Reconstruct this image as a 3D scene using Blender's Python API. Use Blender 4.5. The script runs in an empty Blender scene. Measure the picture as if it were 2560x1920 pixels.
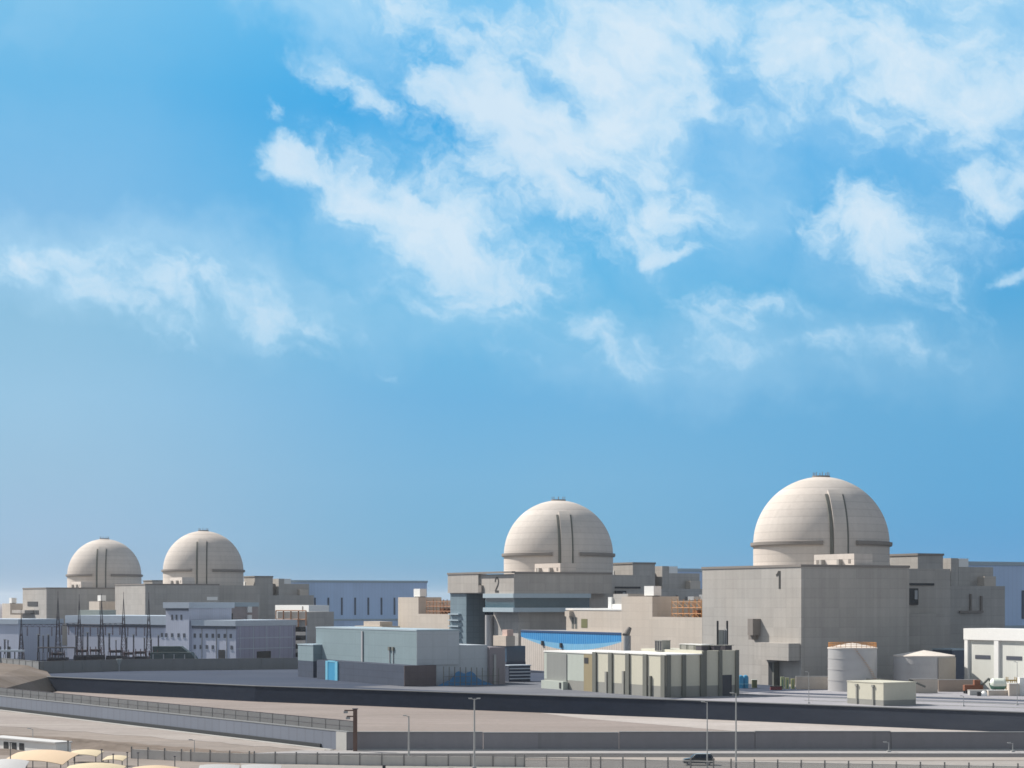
import bpy, bmesh, math, random
from mathutils import Vector
random.seed(7)
sc = bpy.context.scene
col = sc.collection
R = math.radians
H = 28.0            # eye height over the plant platform
HOR = 1502.0        # survey: eye level row of the reference, focal 5000 px of 2560
F = 5000.0
U = Vector((-0.4740, 0.8805))     # plant axis (row of reactors), going away
W = Vector((0.8805, 0.4740))
U2 = Vector((-0.80, 0.60)); W2 = Vector((0.60, 0.80))
def xy(px, Y): return Vector(((px-1280)*Y/F, Y))
def zz(py, Y): return H + (HOR-py)*Y/F
def gd(py, z=0.0): return (H-z)*F/(py-HOR)
def run(c, px, d): 
    k = (px-1280)/F
    return (c.x-k*c.y)/(k*d.y-d.x)
# ------------------------------------------------------------------ nodes
class NT:
    def __init__(s, tree): s.t = tree; s.n = tree.nodes; s.l = tree.links
    def new(s, typ, **kw):
        n = s.n.new(typ)
        for k, v in kw.items(): setattr(n, k, v)
        return n
    def put(s, sock, v):
        if v is None: return
        if isinstance(v, bpy.types.NodeSocket): s.l.new(v, sock)
        else: sock.default_value = v
    def m(s, op, a, b=None, c=None, clamp=False):
        n = s.new('ShaderNodeMath', operation=op); n.use_clamp = clamp
        s.put(n.inputs[0], a); s.put(n.inputs[1], b)
        if c is not None: s.put(n.inputs[2], c)
        return n.outputs[0]
    def vm(s, op, a, b=None):
        n = s.new('ShaderNodeVectorMath', operation=op)
        s.put(n.inputs[0], a); s.put(n.inputs[1], b)
        return n.outputs['Value'] if op in ('DOT_PRODUCT', 'LENGTH') else n.outputs[0]
    def noise(s, vec, scale, detail=4, rough=.55, dist=0.0, out='Fac'):
        n = s.new('ShaderNodeTexNoise'); s.put(n.inputs['Vector'], vec)
        n.inputs['Scale'].default_value = scale; n.inputs['Detail'].default_value = detail
        n.inputs['Roughness'].default_value = rough; n.inputs['Distortion'].default_value = dist
        return n.outputs[out]
    def mr(s, v, a, b, c=0.0, d=1.0, smooth=False):
        n = s.new('ShaderNodeMapRange'); n.interpolation_type = 'SMOOTHSTEP' if smooth else 'LINEAR'
        s.put(n.inputs[0], v)
        for i, q in enumerate((a, b, c, d)): s.put(n.inputs[i+1], q)
        return n.outputs[0]
    def mix(s, f, a, b, blend='MIX'):
        n = s.new('ShaderNodeMix', data_type='RGBA', blend_type=blend)
        s.put(n.inputs[0], f)
        for i, v in ((6, a), (7, b)):
            if isinstance(v, (tuple, list)) and len(v) == 3: v = (*v, 1)
            s.put(n.inputs[i], v)
        return n.outputs[2]
    def scale(s, colr, f):
        n = s.new('ShaderNodeVectorMath', operation='SCALE')
        if isinstance(colr, (tuple, list)): colr = colr[:3]
        s.put(n.inputs[0], colr); s.put(n.inputs['Scale'], f); return n.outputs[0]
    def comb(s, x, y, z):
        n = s.new('ShaderNodeCombineXYZ')
        for i, v in enumerate((x, y, z)): s.put(n.inputs[i], v)
        return n.outputs[0]
MATS = {}
def begin(name):
    m = bpy.data.materials.new(name); m.use_nodes = True
    t = NT(m.node_tree); b = t.n['Principled BSDF']
    MATS[name] = m
    return m, t, b
def concrete(name, base, var=.10, streak=.10, dz=3.0, dw=6.0, panel=.06, joint=.82, rough=.85, metal=0.0, jw=.25, rust=0.0, tint=None):
    """wall finish: blotches, rain streaks, lift joints and slightly different pours"""
    m, t, b = begin(name)
    pos = t.new('ShaderNodeNewGeometry').outputs['Position']
    sep = t.new('ShaderNodeSeparateXYZ'); t.l.new(pos, sep.inputs[0])
    z = sep.outputs[2]
    along = t.vm('DOT_PRODUCT', pos, (U.x+W.x, U.y+W.y, 0))
    v = t.m('MULTIPLY_ADD', t.noise(pos, .045, 7, .62), 2*var, 1-var)
    sv = t.vm('MULTIPLY', pos, (1, 1, .045))
    v = t.m('MULTIPLY', v, t.m('MULTIPLY_ADD', t.noise(sv, .55, 4, .6), 2*streak, 1-streak))
    v = t.m('MULTIPLY', v, t.m('MULTIPLY_ADD', t.noise(pos, 1.3, 5, .7), .16, .92))
    if dz:
        cz = t.m('FLOOR', t.m('DIVIDE', z, dz)); cw = t.m('FLOOR', t.m('DIVIDE', along, dw or 1e6))
        wn = t.new('ShaderNodeTexWhiteNoise', noise_dimensions='2D')
        t.l.new(t.comb(cz, cw, 0.0), wn.inputs['Vector'])
        v = t.m('MULTIPLY', v, t.m('MULTIPLY_ADD', wn.outputs['Value'], 2*panel, 1-panel))
        fz = t.m('FRACT', t.m('DIVIDE', z, dz)); fw = t.m('FRACT', t.m('DIVIDE', along, dw or 1e6))
        j = t.m('MAXIMUM', t.m('LESS_THAN', fz, jw/dz), t.m('LESS_THAN', fw, jw/dw if dw else -1.0))
        v = t.m('MULTIPLY', v, t.m('SUBTRACT', 1.0, t.m('MULTIPLY', j, 1-joint)))
    c = t.scale(base, v)
    warm = t.noise(pos, .02, 3, .5)
    c = t.mix(t.mr(warm, .4, .75, 0, .5), c, t.scale(tint or (base[0]*1.03, base[1]*.95, base[2]*.88), v))
    if rust:
        rv = t.noise(t.vm('MULTIPLY', pos, (1, 1, .08)), .8, 5, .65)
        c = t.mix(t.mr(rv, .58, .72, 0, rust), c, (.22, .11, .06))
    t.put(b.inputs['Base Color'], c)
    b.inputs['Roughness'].default_value = rough; b.inputs['Metallic'].default_value = metal
    if not metal: b.inputs['Specular IOR Level'].default_value = .2
    bp = t.new('ShaderNodeBump'); bp.inputs['Strength'].default_value = .25; bp.inputs['Distance'].default_value = .06
    t.put(bp.inputs['Height'], t.noise(pos, 1.1, 5, .65)); t.put(b.inputs['Normal'], bp.outputs[0])
    return m
def plain(name, base, rough=.6, metal=0.0, var=.12, sc_=.8):
    m, t, b = begin(name)
    pos = t.new('ShaderNodeNewGeometry').outputs['Position']
    v = t.m('MULTIPLY_ADD', t.noise(pos, sc_, 5, .65), 2*var, 1-var)
    t.put(b.inputs['Base Color'], t.scale(base, v))
    b.inputs['Roughness'].default_value = rough; b.inputs['Metallic'].default_value = metal
    return m
def cladding(name, base, pitch=1.0, contrast=.18, rough=.5, axis=(U.x+W.x, U.y+W.y, 0), metal=0.0):
    """profiled sheet: thin darker lines along the ribs, sheets slightly varied"""
    m, t, b = begin(name)
    pos = t.new('ShaderNodeNewGeometry').outputs['Position']
    al = t.m('DIVIDE', t.vm('DOT_PRODUCT', pos, axis), pitch)
    tri = t.m('ABSOLUTE', t.m('MULTIPLY_ADD', t.m('FRACT', al), 2.0, -1.0))
    wn = t.new('ShaderNodeTexWhiteNoise', noise_dimensions='1D'); t.l.new(t.m('FLOOR', t.m('DIVIDE', al, 3.0)), wn.inputs['W'])
    v = t.m('SUBTRACT', 1.0, t.m('MULTIPLY', t.mr(tri, .72, .95), contrast))  # darker line along each rib
    v = t.m('MULTIPLY', v, t.m('MULTIPLY_ADD', wn.outputs['Value'], .08, .96))
    v = t.m('MULTIPLY', v, t.m('MULTIPLY_ADD', t.noise(pos, .08, 6, .6), .2, .9))
    t.put(b.inputs['Base Color'], t.scale(base, v))
    b.inputs['Roughness'].default_value = rough; b.inputs['Metallic'].default_value = metal
    return m
def ground(name, base, alt, sc1=.03, sc2=.6, stretch=(1, 1, 1), rough=.95, tracks=0.0, dark=None):
    m, t, b = begin(name)
    pos = t.new('ShaderNodeNewGeometry').outputs['Position']
    p2 = t.vm('MULTIPLY', pos, stretch)
    a = t.noise(p2, sc1, 8, .65, .6)
    c = t.mix(t.mr(a, .38, .64), base, alt)
    v = t.m('MULTIPLY_ADD', t.noise(pos, sc2, 6, .7), .5, .75)
    v = t.m('MULTIPLY', v, t.m('MULTIPLY_ADD', t.noise(t.vm('MULTIPLY', p2, (1, 1.6, 1)), sc1*5, 6, .65, .8), .5, .75))
    c = t.scale(c, v)
    if tracks:
        tr = t.noise(t.vm('MULTIPLY', pos, (stretch[0], stretch[1]*2.2, 1)), sc1*2.5, 6, .7, 1.2)
        c = t.mix(t.mr(tr, .56, .68, 0, tracks), c, dark or (.12, .10, .09))
    t.put(b.inputs['Base Color'], c); b.inputs['Roughness'].default_value = rough; b.inputs['Specular IOR Level'].default_value = .04
    bp = t.new('ShaderNodeBump'); bp.inputs['Strength'].default_value = .35; bp.inputs['Distance'].default_value = .15
    t.put(bp.inputs['Height'], t.noise(pos, .7, 6, .7)); t.put(b.inputs['Normal'], bp.outputs[0])
    return m
# ------------------------------------------------------------------ materials
M_dome = concrete('dome_concrete', (.55, .505, .465), .09, .11, 2.6, 0, .06, .88, jw=.3, rust=.10)
M_conc = concrete('wall_concrete', (.385, .37, .35), .14, .17, 3.2, 7.0, .05, .91)
M_cream = concrete('cream_concrete', (.50, .45, .395), .09, .11, 3.0, 6.0, .035, .94)
M_blockblue = concrete('bluegrey_panel', (.205, .275, .305), .05, .05, 4.2, 5.5, .02, .9, rough=.6, tint=(.21, .275, .305))
M_sidelift = concrete('grey_side_lift', (.42, .46, .50), .05, .05, 4.2, 5.5, .02, .92, rough=.6, tint=(.42, .455, .49))  # grey side finish, lightened to stand in for ground bounce
M_podium = concrete('plinth_concrete', (.055, .072, .108), .08, .08, 2.2, 4.0, .04, .85, tint=(.06, .073, .105))
M_podium_shaded = concrete('plinth_shaded', (.12, .105, .115), .08, .08, 2.2, 3.0, .05, .9)
M_cont = concrete('cream_panel', (.52, .505, .42), .05, .06, 0, 0, 0, 1, rough=.6, tint=(.52, .50, .41))
M_mauve = concrete('mauve_render', (.24, .22, .24), .06, .08, 0, 0, 0, 1, tint=(.24, .22, .235))
M_contgrn = concrete('pale_green_panel', (.42, .46, .42), .05, .06, 0, 0, 0, 1, rough=.6, tint=(.42, .45, .41))
M_contbase = concrete('grey_skirting', (.27, .27, .25), .06, .1, 0, 0, 0, 1, tint=(.27, .27, .25))
M_pil = plain('dark_pilaster', (.13, .135, .12), .7)
M_tan = cladding('tan_shutter', (.30, .25, .15), .8, .25)
M_greydoor = cladding('grey_roller_door', (.25, .26, .25), .9, .2)
M_hall = cladding('bluegrey_cladding', (.45, .58, .78), 2.2, .06, .45)
M_halltrim = plain('bluegrey_trim', (.34, .42, .47), .5)
M_halldark = plain('louvre_dark', (.07, .09, .13), .5)
M_wbld = cladding('offwhite_cladding', (.49, .52, .62), 1.4, .10, .55, (U2.x+W2.x, U2.y+W2.y, 0))
M_wbld_shaded = cladding('shaded_lilac_cladding', (.30, .31, .42), 3.2, .12, .55, (U2.x+W2.x, U2.y+W2.y, 0))  # darker hall cladding, shade of the right face put into its colour
M_wtrim = plain('pale_blue_trim', (.42, .48, .55), .5)
M_white = plain('white_paint', (.74, .74, .72), .55, 0, .06)
M_offw = cladding('white_panel_door', (.60, .61, .57), .9, .07)
M_dark = plain('dark_void', (.022, .025, .03), .6)
M_glass = plain('blue_glass', (.05, .10, .13), .12, 0, .2)
M_navy = plain('navy_glass', (.012, .022, .04), .25, 0, .3)
M_bluepan = concrete('blue_grey_metal', (.17, .23, .27), .06, .06, 2.4, 3.0, .04, .85, .45, tint=(.17, .23, .27))
M_win = plain('window_dark', (.075, .085, .11), .3)
M_steel = plain('dark_steel', (.055, .05, .065), .6, .2)
M_steel2 = plain('grey_steel', (.32, .33, .34), .5, .3)
M_ins = plain('brown_insulator', (.10, .055, .065), .45)
M_equip = plain('dark_equipment', (.045, .045, .06), .6)
M_equipg = plain('green_grey_roof', (.05, .075, .08), .6)
M_red = plain('rusty_red', (.20, .075, .04), .8)
M_orange = plain('orange_steel', (.48, .22, .06), .6)
M_orange2 = plain('orange_brown_steel', (.36, .17, .085), .7)
M_yel = plain('ochre_steel', (.42, .28, .07), .7)
M_tank = plain('tank_steel', (.46, .455, .455), .42, .22, .06, .3)
M_tankroof = plain('tank_roof', (.66, .60, .54), .6)
M_tanktan = plain('tan_finish', (.40, .36, .31), .7)
M_bluedoor = plain('bright_blue', (.03, .26, .46), .5)
M_bluelt = plain('light_blue_frame', (.14, .42, .58), .5)
M_tarp = plain('blue_tarpaulin', (.03, .17, .36), .5)
M_podglass = plain('pod_glass', (.04, .08, .13), .2, 0, .2)
M_ink = plain('black_paint', (.03, .03, .03), .7)
M_green = plain('vessel_green', (.10, .22, .16), .5)
M_vwhite = plain('vessel_cream', (.66, .70, .62), .5)
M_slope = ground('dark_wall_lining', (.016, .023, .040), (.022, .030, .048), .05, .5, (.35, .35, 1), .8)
M_retl = concrete('retaining_panel', (.30, .335, .345), .06, .12, 0, 0, 0, 1, tint=(.33, .33, .335))
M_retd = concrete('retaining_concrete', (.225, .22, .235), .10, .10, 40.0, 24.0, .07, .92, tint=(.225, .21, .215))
M_coping = plain('concrete_coping', (.40, .40, .39), .8)
M_plinth = plain('near_black_plinth', (.02, .026, .032), .7)
M_kerb = plain('kerb_white', (.40, .40, .385), .8)
M_kerbg = plain('kerb_grey', (.33, .34, .36), .8)
M_bound = concrete('boundary_concrete', (.20, .21, .22), .08, .1, 0, 0, 0, 1, tint=(.19, .195, .2))
M_barrier = concrete('barrier_concrete', (.50, .48, .455), .08, .12, 0, 0, 0, 1, tint=(.50, .475, .44))
M_post = plain('fence_post', (.20, .195, .19), .7)
M_pole = plain('lamp_pole_steel', (.36, .37, .37), .5, .3)
M_brown = plain('brown_steel', (.13, .08, .065), .7)
M_tent = plain('tan_fabric', (.58, .44, .30), .85, 0, .06, .5)
M_tent2 = plain('cream_fabric', (.56, .47, .32), .85, 0, .06, .5)
M_paint = plain('charcoal_car_paint', (.05, .058, .068), .3, .3, .05)
M_tyre = plain('tyre_rubber', (.015, .015, .016), .8)
M_rim = plain('alloy_rim', (.4, .4, .42), .35, .7)
M_lamp = plain('lens', (.6, .6, .58), .2)
M_sand = ground('sand', (.275, .24, .215), (.22, .195, .18), .02, .5, (.45, 1.0, 1), .95, .5, (.15, .125, .11))
M_desert = ground('desert_ground', (.19, .17, .17), (.15, .135, .14), .003, .05)
M_low = ground('sand_strip', (.27, .235, .22), (.235, .205, .19), .03, .6, (.25, 1.0, 1), .95, .45, (.21, .175, .165))
M_plat = ground('platform_gravel', (.052, .066, .10), (.068, .082, .115), .02, .8, (.3, 1, 1), .9, .45, (.05, .06, .08))
M_lite = ground('pale_concrete_apron', (.32, .315, .34), (.27, .27, .295), .06, .8, (.3, 1, 1), .9)
M_asph = ground('asphalt', (.075, .075, .08), (.10, .098, .098), .05, 1.0, (.2, 1, 1), .9)
M_road = ground('worn_asphalt', (.27, .255, .245), (.33, .31, .29), .05, 1.0, (.15, 1, 1), .9)
M_pave = ground('pale_pavement', (.34, .335, .34), (.30, .29, .29), .1, 1.0, (.2, 1, 1), .9)
M_lowdirt = ground('dirt_bank', (.15, .125, .105), (.20, .17, .15), .05, .8, (.4, 1, 1), .95)

# painted wave wall: blue band with a sagging lower edge on cream ribbed cladding (its own paint scheme)
def wave_material(Cw, La, Lb, z_top):
    m, t, b = begin('wave_painted_cladding')
    pos = t.new('ShaderNodeNewGeometry').outputs['Position']
    sep = t.new('ShaderNodeSeparateXYZ'); t.l.new(pos, sep.inputs[0]); z = sep.outputs[2]
    d = t.vm('DOT_PRODUCT', pos, (U.x, U.y, 0)); d0 = Cw.dot(U)
    s = t.m('DIVIDE', t.m('SUBTRACT', d, d0+La), Lb-La)            # 0 near end .. 1 far end
    x = t.m('MULTIPLY_ADD', s, 2.0, -1.0)
    bell = t.m('SUBTRACT', 1.0, t.m('POWER', t.m('ABSOLUTE', t.m('ADD', x, .05)), 1.8))
    edge = t.m('SUBTRACT', z_top-2.9, t.m('MULTIPLY', bell, 4.3))
    al = t.m('FRACT', t.m('DIVIDE', d, 1.7))
    rib = t.m('LESS_THAN', al, .38)
    blue = t.m('GREATER_THAN', z, edge)
    edge2 = t.m('SUBTRACT', z_top-2.8, t.m('MULTIPLY', bell, 1.9))
    deep = t.m('GREATER_THAN', z, edge2)
    cb = t.mix(deep, (.18, .42, .62), (.008, .20, .50))
    cb = t.mix(t.m('MULTIPLY', rib, .55), cb, (.10, .36, .60))
    cc = t.mix(t.m('MULTIPLY', rib, .5), (.55, .50, .45), (.34, .29, .26))
    c = t.mix(blue, cc, cb)
    c = t.scale(c, t.m('MULTIPLY_ADD', t.noise(pos, .3, 5, .6), .3, .85))
    t.put(b.inputs['Base Color'], c); b.inputs['Roughness'].default_value = .55
    return m
M_eaves = plain('navy_blue_eaves', (.012, .06, .16), .5)
def mesh_fence_material(alpha=.62):
    m, t, b = begin('wire_mesh')
    b.inputs['Base Color'].default_value = (.17, .18, .19, 1); b.inputs['Roughness'].default_value = .6
    b.inputs['Alpha'].default_value = alpha
    return m
M_mesh = mesh_fence_material(.82); M_mesh2 = mesh_fence_material(.30)
# ------------------------------------------------------------------ mesh builder
class MB:
    def __init__(s): s.v = []; s.f = []
    def add(s, vs, fs):
        o = len(s.v); s.v += [tuple(p) for p in vs]; s.f += [tuple(i+o for i in f) for f in fs]; return s
    def prism(s, pts, z0, z1):
        n = len(pts)
        vs = [(p[0], p[1], z0) for p in pts]+[(p[0], p[1], z1) for p in pts]
        fs = [tuple(range(n))[::-1], tuple(range(n, 2*n))]+[(i, (i+1) % n, n+(i+1) % n, n+i) for i in range(n)]
        return s.add(vs, fs)
    def fb(s, C, a0, a1, b0, b1, z0, z1, d1=U, d2=W):
        P = lambda a, b: (C.x+a*d1.x+b*d2.x, C.y+a*d1.y+b*d2.y)
        return s.prism([P(a0, b0), P(a0, b1), P(a1, b1), P(a1, b0)], z0, z1)
    def bx(s, x0, x1, y0, y1, z0, z1): return s.prism([(x0, y0), (x1, y0), (x1, y1), (x0, y1)], z0, z1)
    def lathe(s, x, y, prof, n=48, a0=0.0, a1=None):
        full = a1 is None
        if full: a1 = a0+2*math.pi
        k = n if full else n+1
        vs = []
        for r, z in prof:
            for i in range(k):
                a = a0+(a1-a0)*i/n
                vs.append((x+r*math.cos(a), y+r*math.sin(a), z))
        fs = []
        for j in range(len(prof)-1):
            for i in range(n):
                i2 = (i+1) % k
                fs.append((j*k+i, j*k+i2, (j+1)*k+i2, (j+1)*k+i))
        return s.add(vs, fs)
    def cyl(s, x, y, r, z0, z1, n=24): return s.lathe(x, y, [(0.001, z0), (r, z0), (r, z1), (0.001, z1)], n)
    def tube(s, p, q, r, n=6, r2=None):
        p = Vector(p); q = Vector(q); d = (q-p).normalized()
        a = d.orthogonal().normalized(); b = d.cross(a); r2 = r if r2 is None else r2
        vs = [p+(a*math.cos(2*math.pi*i/n)+b*math.sin(2*math.pi*i/n))*r for i in range(n)]
        vs += [q+(a*math.cos(2*math.pi*i/n)+b*math.sin(2*math.pi*i/n))*r2 for i in range(n)]
        fs = [(i, (i+1) % n, n+(i+1) % n, n+i) for i in range(n)]+[tuple(range(n))[::-1], tuple(range(n, 2*n))]
        return s.add(vs, fs)
    def build(s, name, mat, parent=None, smooth=False, loc=None):
        org = Vector(loc) if loc is not None else ORG.get(parent.name, Vector((0, 0, 0))) if parent else Vector((0, 0, 0))
        me = bpy.data.meshes.new(name)
        bm = bmesh.new()
        vv = [bm.verts.new(Vector(p)-org) for p in s.v]
        for f in s.f:
            try: bm.faces.new([vv[i] for i in f])
            except ValueError: pass
        if smooth: bmesh.ops.remove_doubles(bm, verts=bm.verts, dist=.004)
        bmesh.ops.recalc_face_normals(bm, faces=bm.faces)
        bm.to_mesh(me); bm.free()
        if smooth:
            me.shade_smooth()
            if hasattr(me, 'set_sharp_from_angle'): me.set_sharp_from_angle(angle=R(32))
        me.materials.append(mat)
        o = bpy.data.objects.new(name, me); col.objects.link(o)
        if parent: o.parent = parent
        else: o.location = org
        ORG[o.name] = org
        return o
ORG = {}
def tag(o, label=None, cat=None, group=None, kind=None):
    if label: o['label'] = label
    if cat: o['category'] = cat
    if group: o['group'] = group
    if kind: o['kind'] = kind
    return o
def thing(name, label, cat, loc, group=None):
    o = bpy.data.objects.new(name, None); col.objects.link(o)
    loc = Vector((loc[0], loc[1], loc[2] if len(loc) > 2 else 0.0))
    o.location = loc; o.empty_display_size = 1; ORG[o.name] = loc
    return tag(o, label, cat, group)
def copy_tree(o, parent=None):
    c = o.copy(); col.objects.link(c); c.parent = parent
    for ch in list(o.children): copy_tree(ch, c)
    return c
def structure(name, mb, mat, smooth=False):
    return tag(mb.build(name, mat, smooth=smooth), kind='structure')
def pt(C, a, b): return C+U*a+W*b
# ------------------------------------------------------------------ camera
cam = bpy.data.cameras.new('camera'); co = bpy.data.objects.new('camera', cam); col.objects.link(co)
co.location = (0, 0, H); co.rotation_euler = (R(90), 0, 0)
cam.sensor_width = 36.0; cam.lens = 36.0*F/2560; cam.shift_y = (HOR-960)/2560.0
cam.clip_start = 1.0; cam.clip_end = 120000
sc.camera = co
# ------------------------------------------------------------------ light and sky
SUN_H = Vector((-.876, .481)).normalized(); EL = R(43)
az = math.atan2(SUN_H.x, SUN_H.y)
sun = bpy.data.lights.new('sun', 'SUN'); so = bpy.data.objects.new('sun', sun); col.objects.link(so)
so.rotation_euler = (math.pi/2-EL, 0, math.atan2(SUN_H.x, -SUN_H.y)); so.location = (-200, 300, 400)
sun.energy = 4.8; sun.angle = R(.5); sun.color = (1.0, .935, .85)
world = bpy.data.worlds.new('World'); sc.world = world; world.use_nodes = True
def build_sky():
    t = NT(world.node_tree); t.n.clear()
    out = t.new('ShaderNodeOutputWorld'); bg = t.new('ShaderNodeBackground')
    t.l.new(bg.outputs[0], out.inputs[0])
    d = t.new('ShaderNodeTexCoord').outputs['Generated']
    sep = t.new('ShaderNodeSeparateXYZ'); t.l.new(d, sep.inputs[0])
    p = t.m('MULTIPLY', t.m('ARCTAN2', sep.outputs[0], sep.outputs[1]), F)
    q = t.m('MULTIPLY', t.m('ARCSINE', sep.outputs[2]), F)
    sky = t.new('ShaderNodeTexSky', sky_type='NISHITA')
    sky.sun_disc = False; sky.sun_elevation = EL; sky.sun_rotation = az
    sky.altitude = 0; sky.air_density = 1.0; sky.dust_density = .4; sky.ozone_density = 3.0
    hs = t.new('ShaderNodeHueSaturation'); hs.inputs['Saturation'].default_value = .35
    t.l.new(sky.outputs[0], hs.inputs['Color'])
    high = t.mix(1.0, hs.outputs[0], (.74, .73, .74), 'MULTIPLY')
    def ramp(rows):
        r = t.new('ShaderNodeValToRGB'); t.put(r.inputs[0], t.m('DIVIDE', q, 1600.0, clamp=True))
        els = r.color_ramp.elements
        for i, (qq, c) in enumerate(rows):
            e = els[i] if i < 2 else els.new(qq/1600)
            e.position = qq/1600; e.color = (*[LIN(v)*EXPI/SKY_S*.1 for v in c], 1)
        return r.outputs[0]
    low = t.mix(t.mr(p, -60, -1250, 0, 1, True), ramp(SKY_C), ramp(SKY_L))
    low = t.mix(t.mr(p, 60, 1250, 0, 1, True), low, ramp(SKY_R))
    low = t.scale(low, 10.0)
    base = t.mix(t.m('MAXIMUM', t.mr(q, 1650, 2800), t.mr(t.m('ABSOLUTE', p), 2000, 4200)), low, high)
    # clouds, placed by compass bearing and height above the horizon
    pq = t.comb(p, q, 0.0)
    wv = t.noise(pq, 1/260.0, 5, .6, 0, 'Color')
    warp = t.vm('ADD', pq, t.vm('MULTIPLY', t.vm('SUBTRACT', wv, (.5, .5, .5)), (260, 200, 0)))
    warp2 = t.vm('ADD', pq, t.vm('MULTIPLY', t.vm('SUBTRACT', wv, (.5, .5, .5)), (520, 360, 0)))
    tot = None; soft = None
    for (x, y, rx, ry, rot, w, kind) in CLOUDS:
        mp = t.new('ShaderNodeMapping', vector_type='TEXTURE')
        mp.inputs['Location'].default_value = (x-1280, HOR-y, 0); mp.inputs['Rotation'].default_value = (0, 0, R(rot))
        mp.inputs['Scale'].default_value = (rx*1.38, ry*1.38, 1)
        t.put(mp.inputs[0], warp if kind else warp2)
        g = t.new('ShaderNodeTexGradient', gradient_type='SPHERICAL'); t.l.new(mp.outputs[0], g.inputs[0])
        v = t.m('MULTIPLY', t.mr(g.outputs['Fac'], 0, .85, 0, 1, not kind), w)
        if kind: tot = v if tot is None else t.m('MAXIMUM', tot, v) if w < 9 else t.m('ADD', tot, v)
        else: soft = v if soft is None else t.m('MAXIMUM', soft, v)
    # elsewhere in the sky: broken cloud from the same noise
    far = t.m('MAXIMUM', t.mr(t.m('ABSOLUTE', p), 1500, 2600), t.mr(q, 1700, 2600))
    dn = t.noise(d, 2.2, 3, .6)
    tot = t.m('MAXIMUM', tot, t.m('MULTIPLY', far, t.mr(dn, .45, .65)))
    mpd = t.new('ShaderNodeMapping', vector_type='TEXTURE'); mpd.inputs['Rotation'].default_value = (0, 0, R(-28)); mpd.inputs['Scale'].default_value = (1.5, 1, 1)
    t.put(mpd.inputs[0], warp)
    fb = t.noise(mpd.outputs[0], 1/140.0, 10, .60, .15)
    fine = t.noise(mpd.outputs[0], 1/42.0, 6, .6, .1)
    fbx = t.mr(fb, .32, .68)
    dens = t.m('ADD', t.m('MULTIPLY', tot, 1.35), t.m('MULTIPLY', fbx, .95))
    dens = t.m('ADD', t.m('SUBTRACT', dens, .98), t.m('MULTIPLY', t.m('SUBTRACT', fine, .5), .7))
    al = t.m('MULTIPLY', t.mr(dens, -.10, .62, 0, 1, True), t.m('MINIMUM', t.m('MULTIPLY', tot, 3.0), 1.0))
    al = t.m('MULTIPLY', al, .86)
    sa = t.m('MULTIPLY', soft, t.mr(fb, .28, .66, .45, 1.0))
    al2 = t.m('SUBTRACT', 1.0, t.m('MULTIPLY', t.m('SUBTRACT', 1.0, al), t.m('SUBTRACT', 1.0, sa)))
    lowfade = t.mr(q, 150, 900, .35, 1.0)
    al2 = t.m('MULTIPLY', al2, lowfade)
    cc = t.mix(t.mr(dens, .2, .95), CLOUD_C[0], CLOUD_C[1])
    fin = t.mix(al2, base, t.scale(cc, 1/SKY_S))
    t.put(bg.inputs['Color'], fin); bg.inputs['Strength'].default_value = SKY_S
SKY_S = .10
LIN = lambda v: (v/255/12.92 if v < 11 else ((v/255+.055)/1.055)**2.4)
EXPO = .45; EXPI = 2**-EXPO
SKY_L = [(60, (146, 178, 206)), (160, (152, 186, 215)), (320, (151, 190, 218)), (500, (149, 194, 224)), (700, (138, 190, 222)), (940, (122, 184, 228)), (1250, (100, 181, 229)), (1500, (124, 193, 234))]
SKY_C = [(60, (112, 166, 202)), (130, (116, 174, 209)), (300, (120, 179, 217)), (500, (110, 178, 222)), (700, (108, 184, 227)), (860, (94, 182, 231)), (1200, (52, 166, 229)), (1500, (90, 186, 239))]
SKY_R = [(60, (86, 156, 207)), (260, (94, 166, 213)), (600, (104, 174, 218)), (760, (84, 169, 220)), (850, (82, 168, 222)), (1100, (72, 170, 229)), (1500, (105, 187, 236))]
CLOUD_C = ((.335, .525, .675), (.50, .605, .69))
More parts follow.
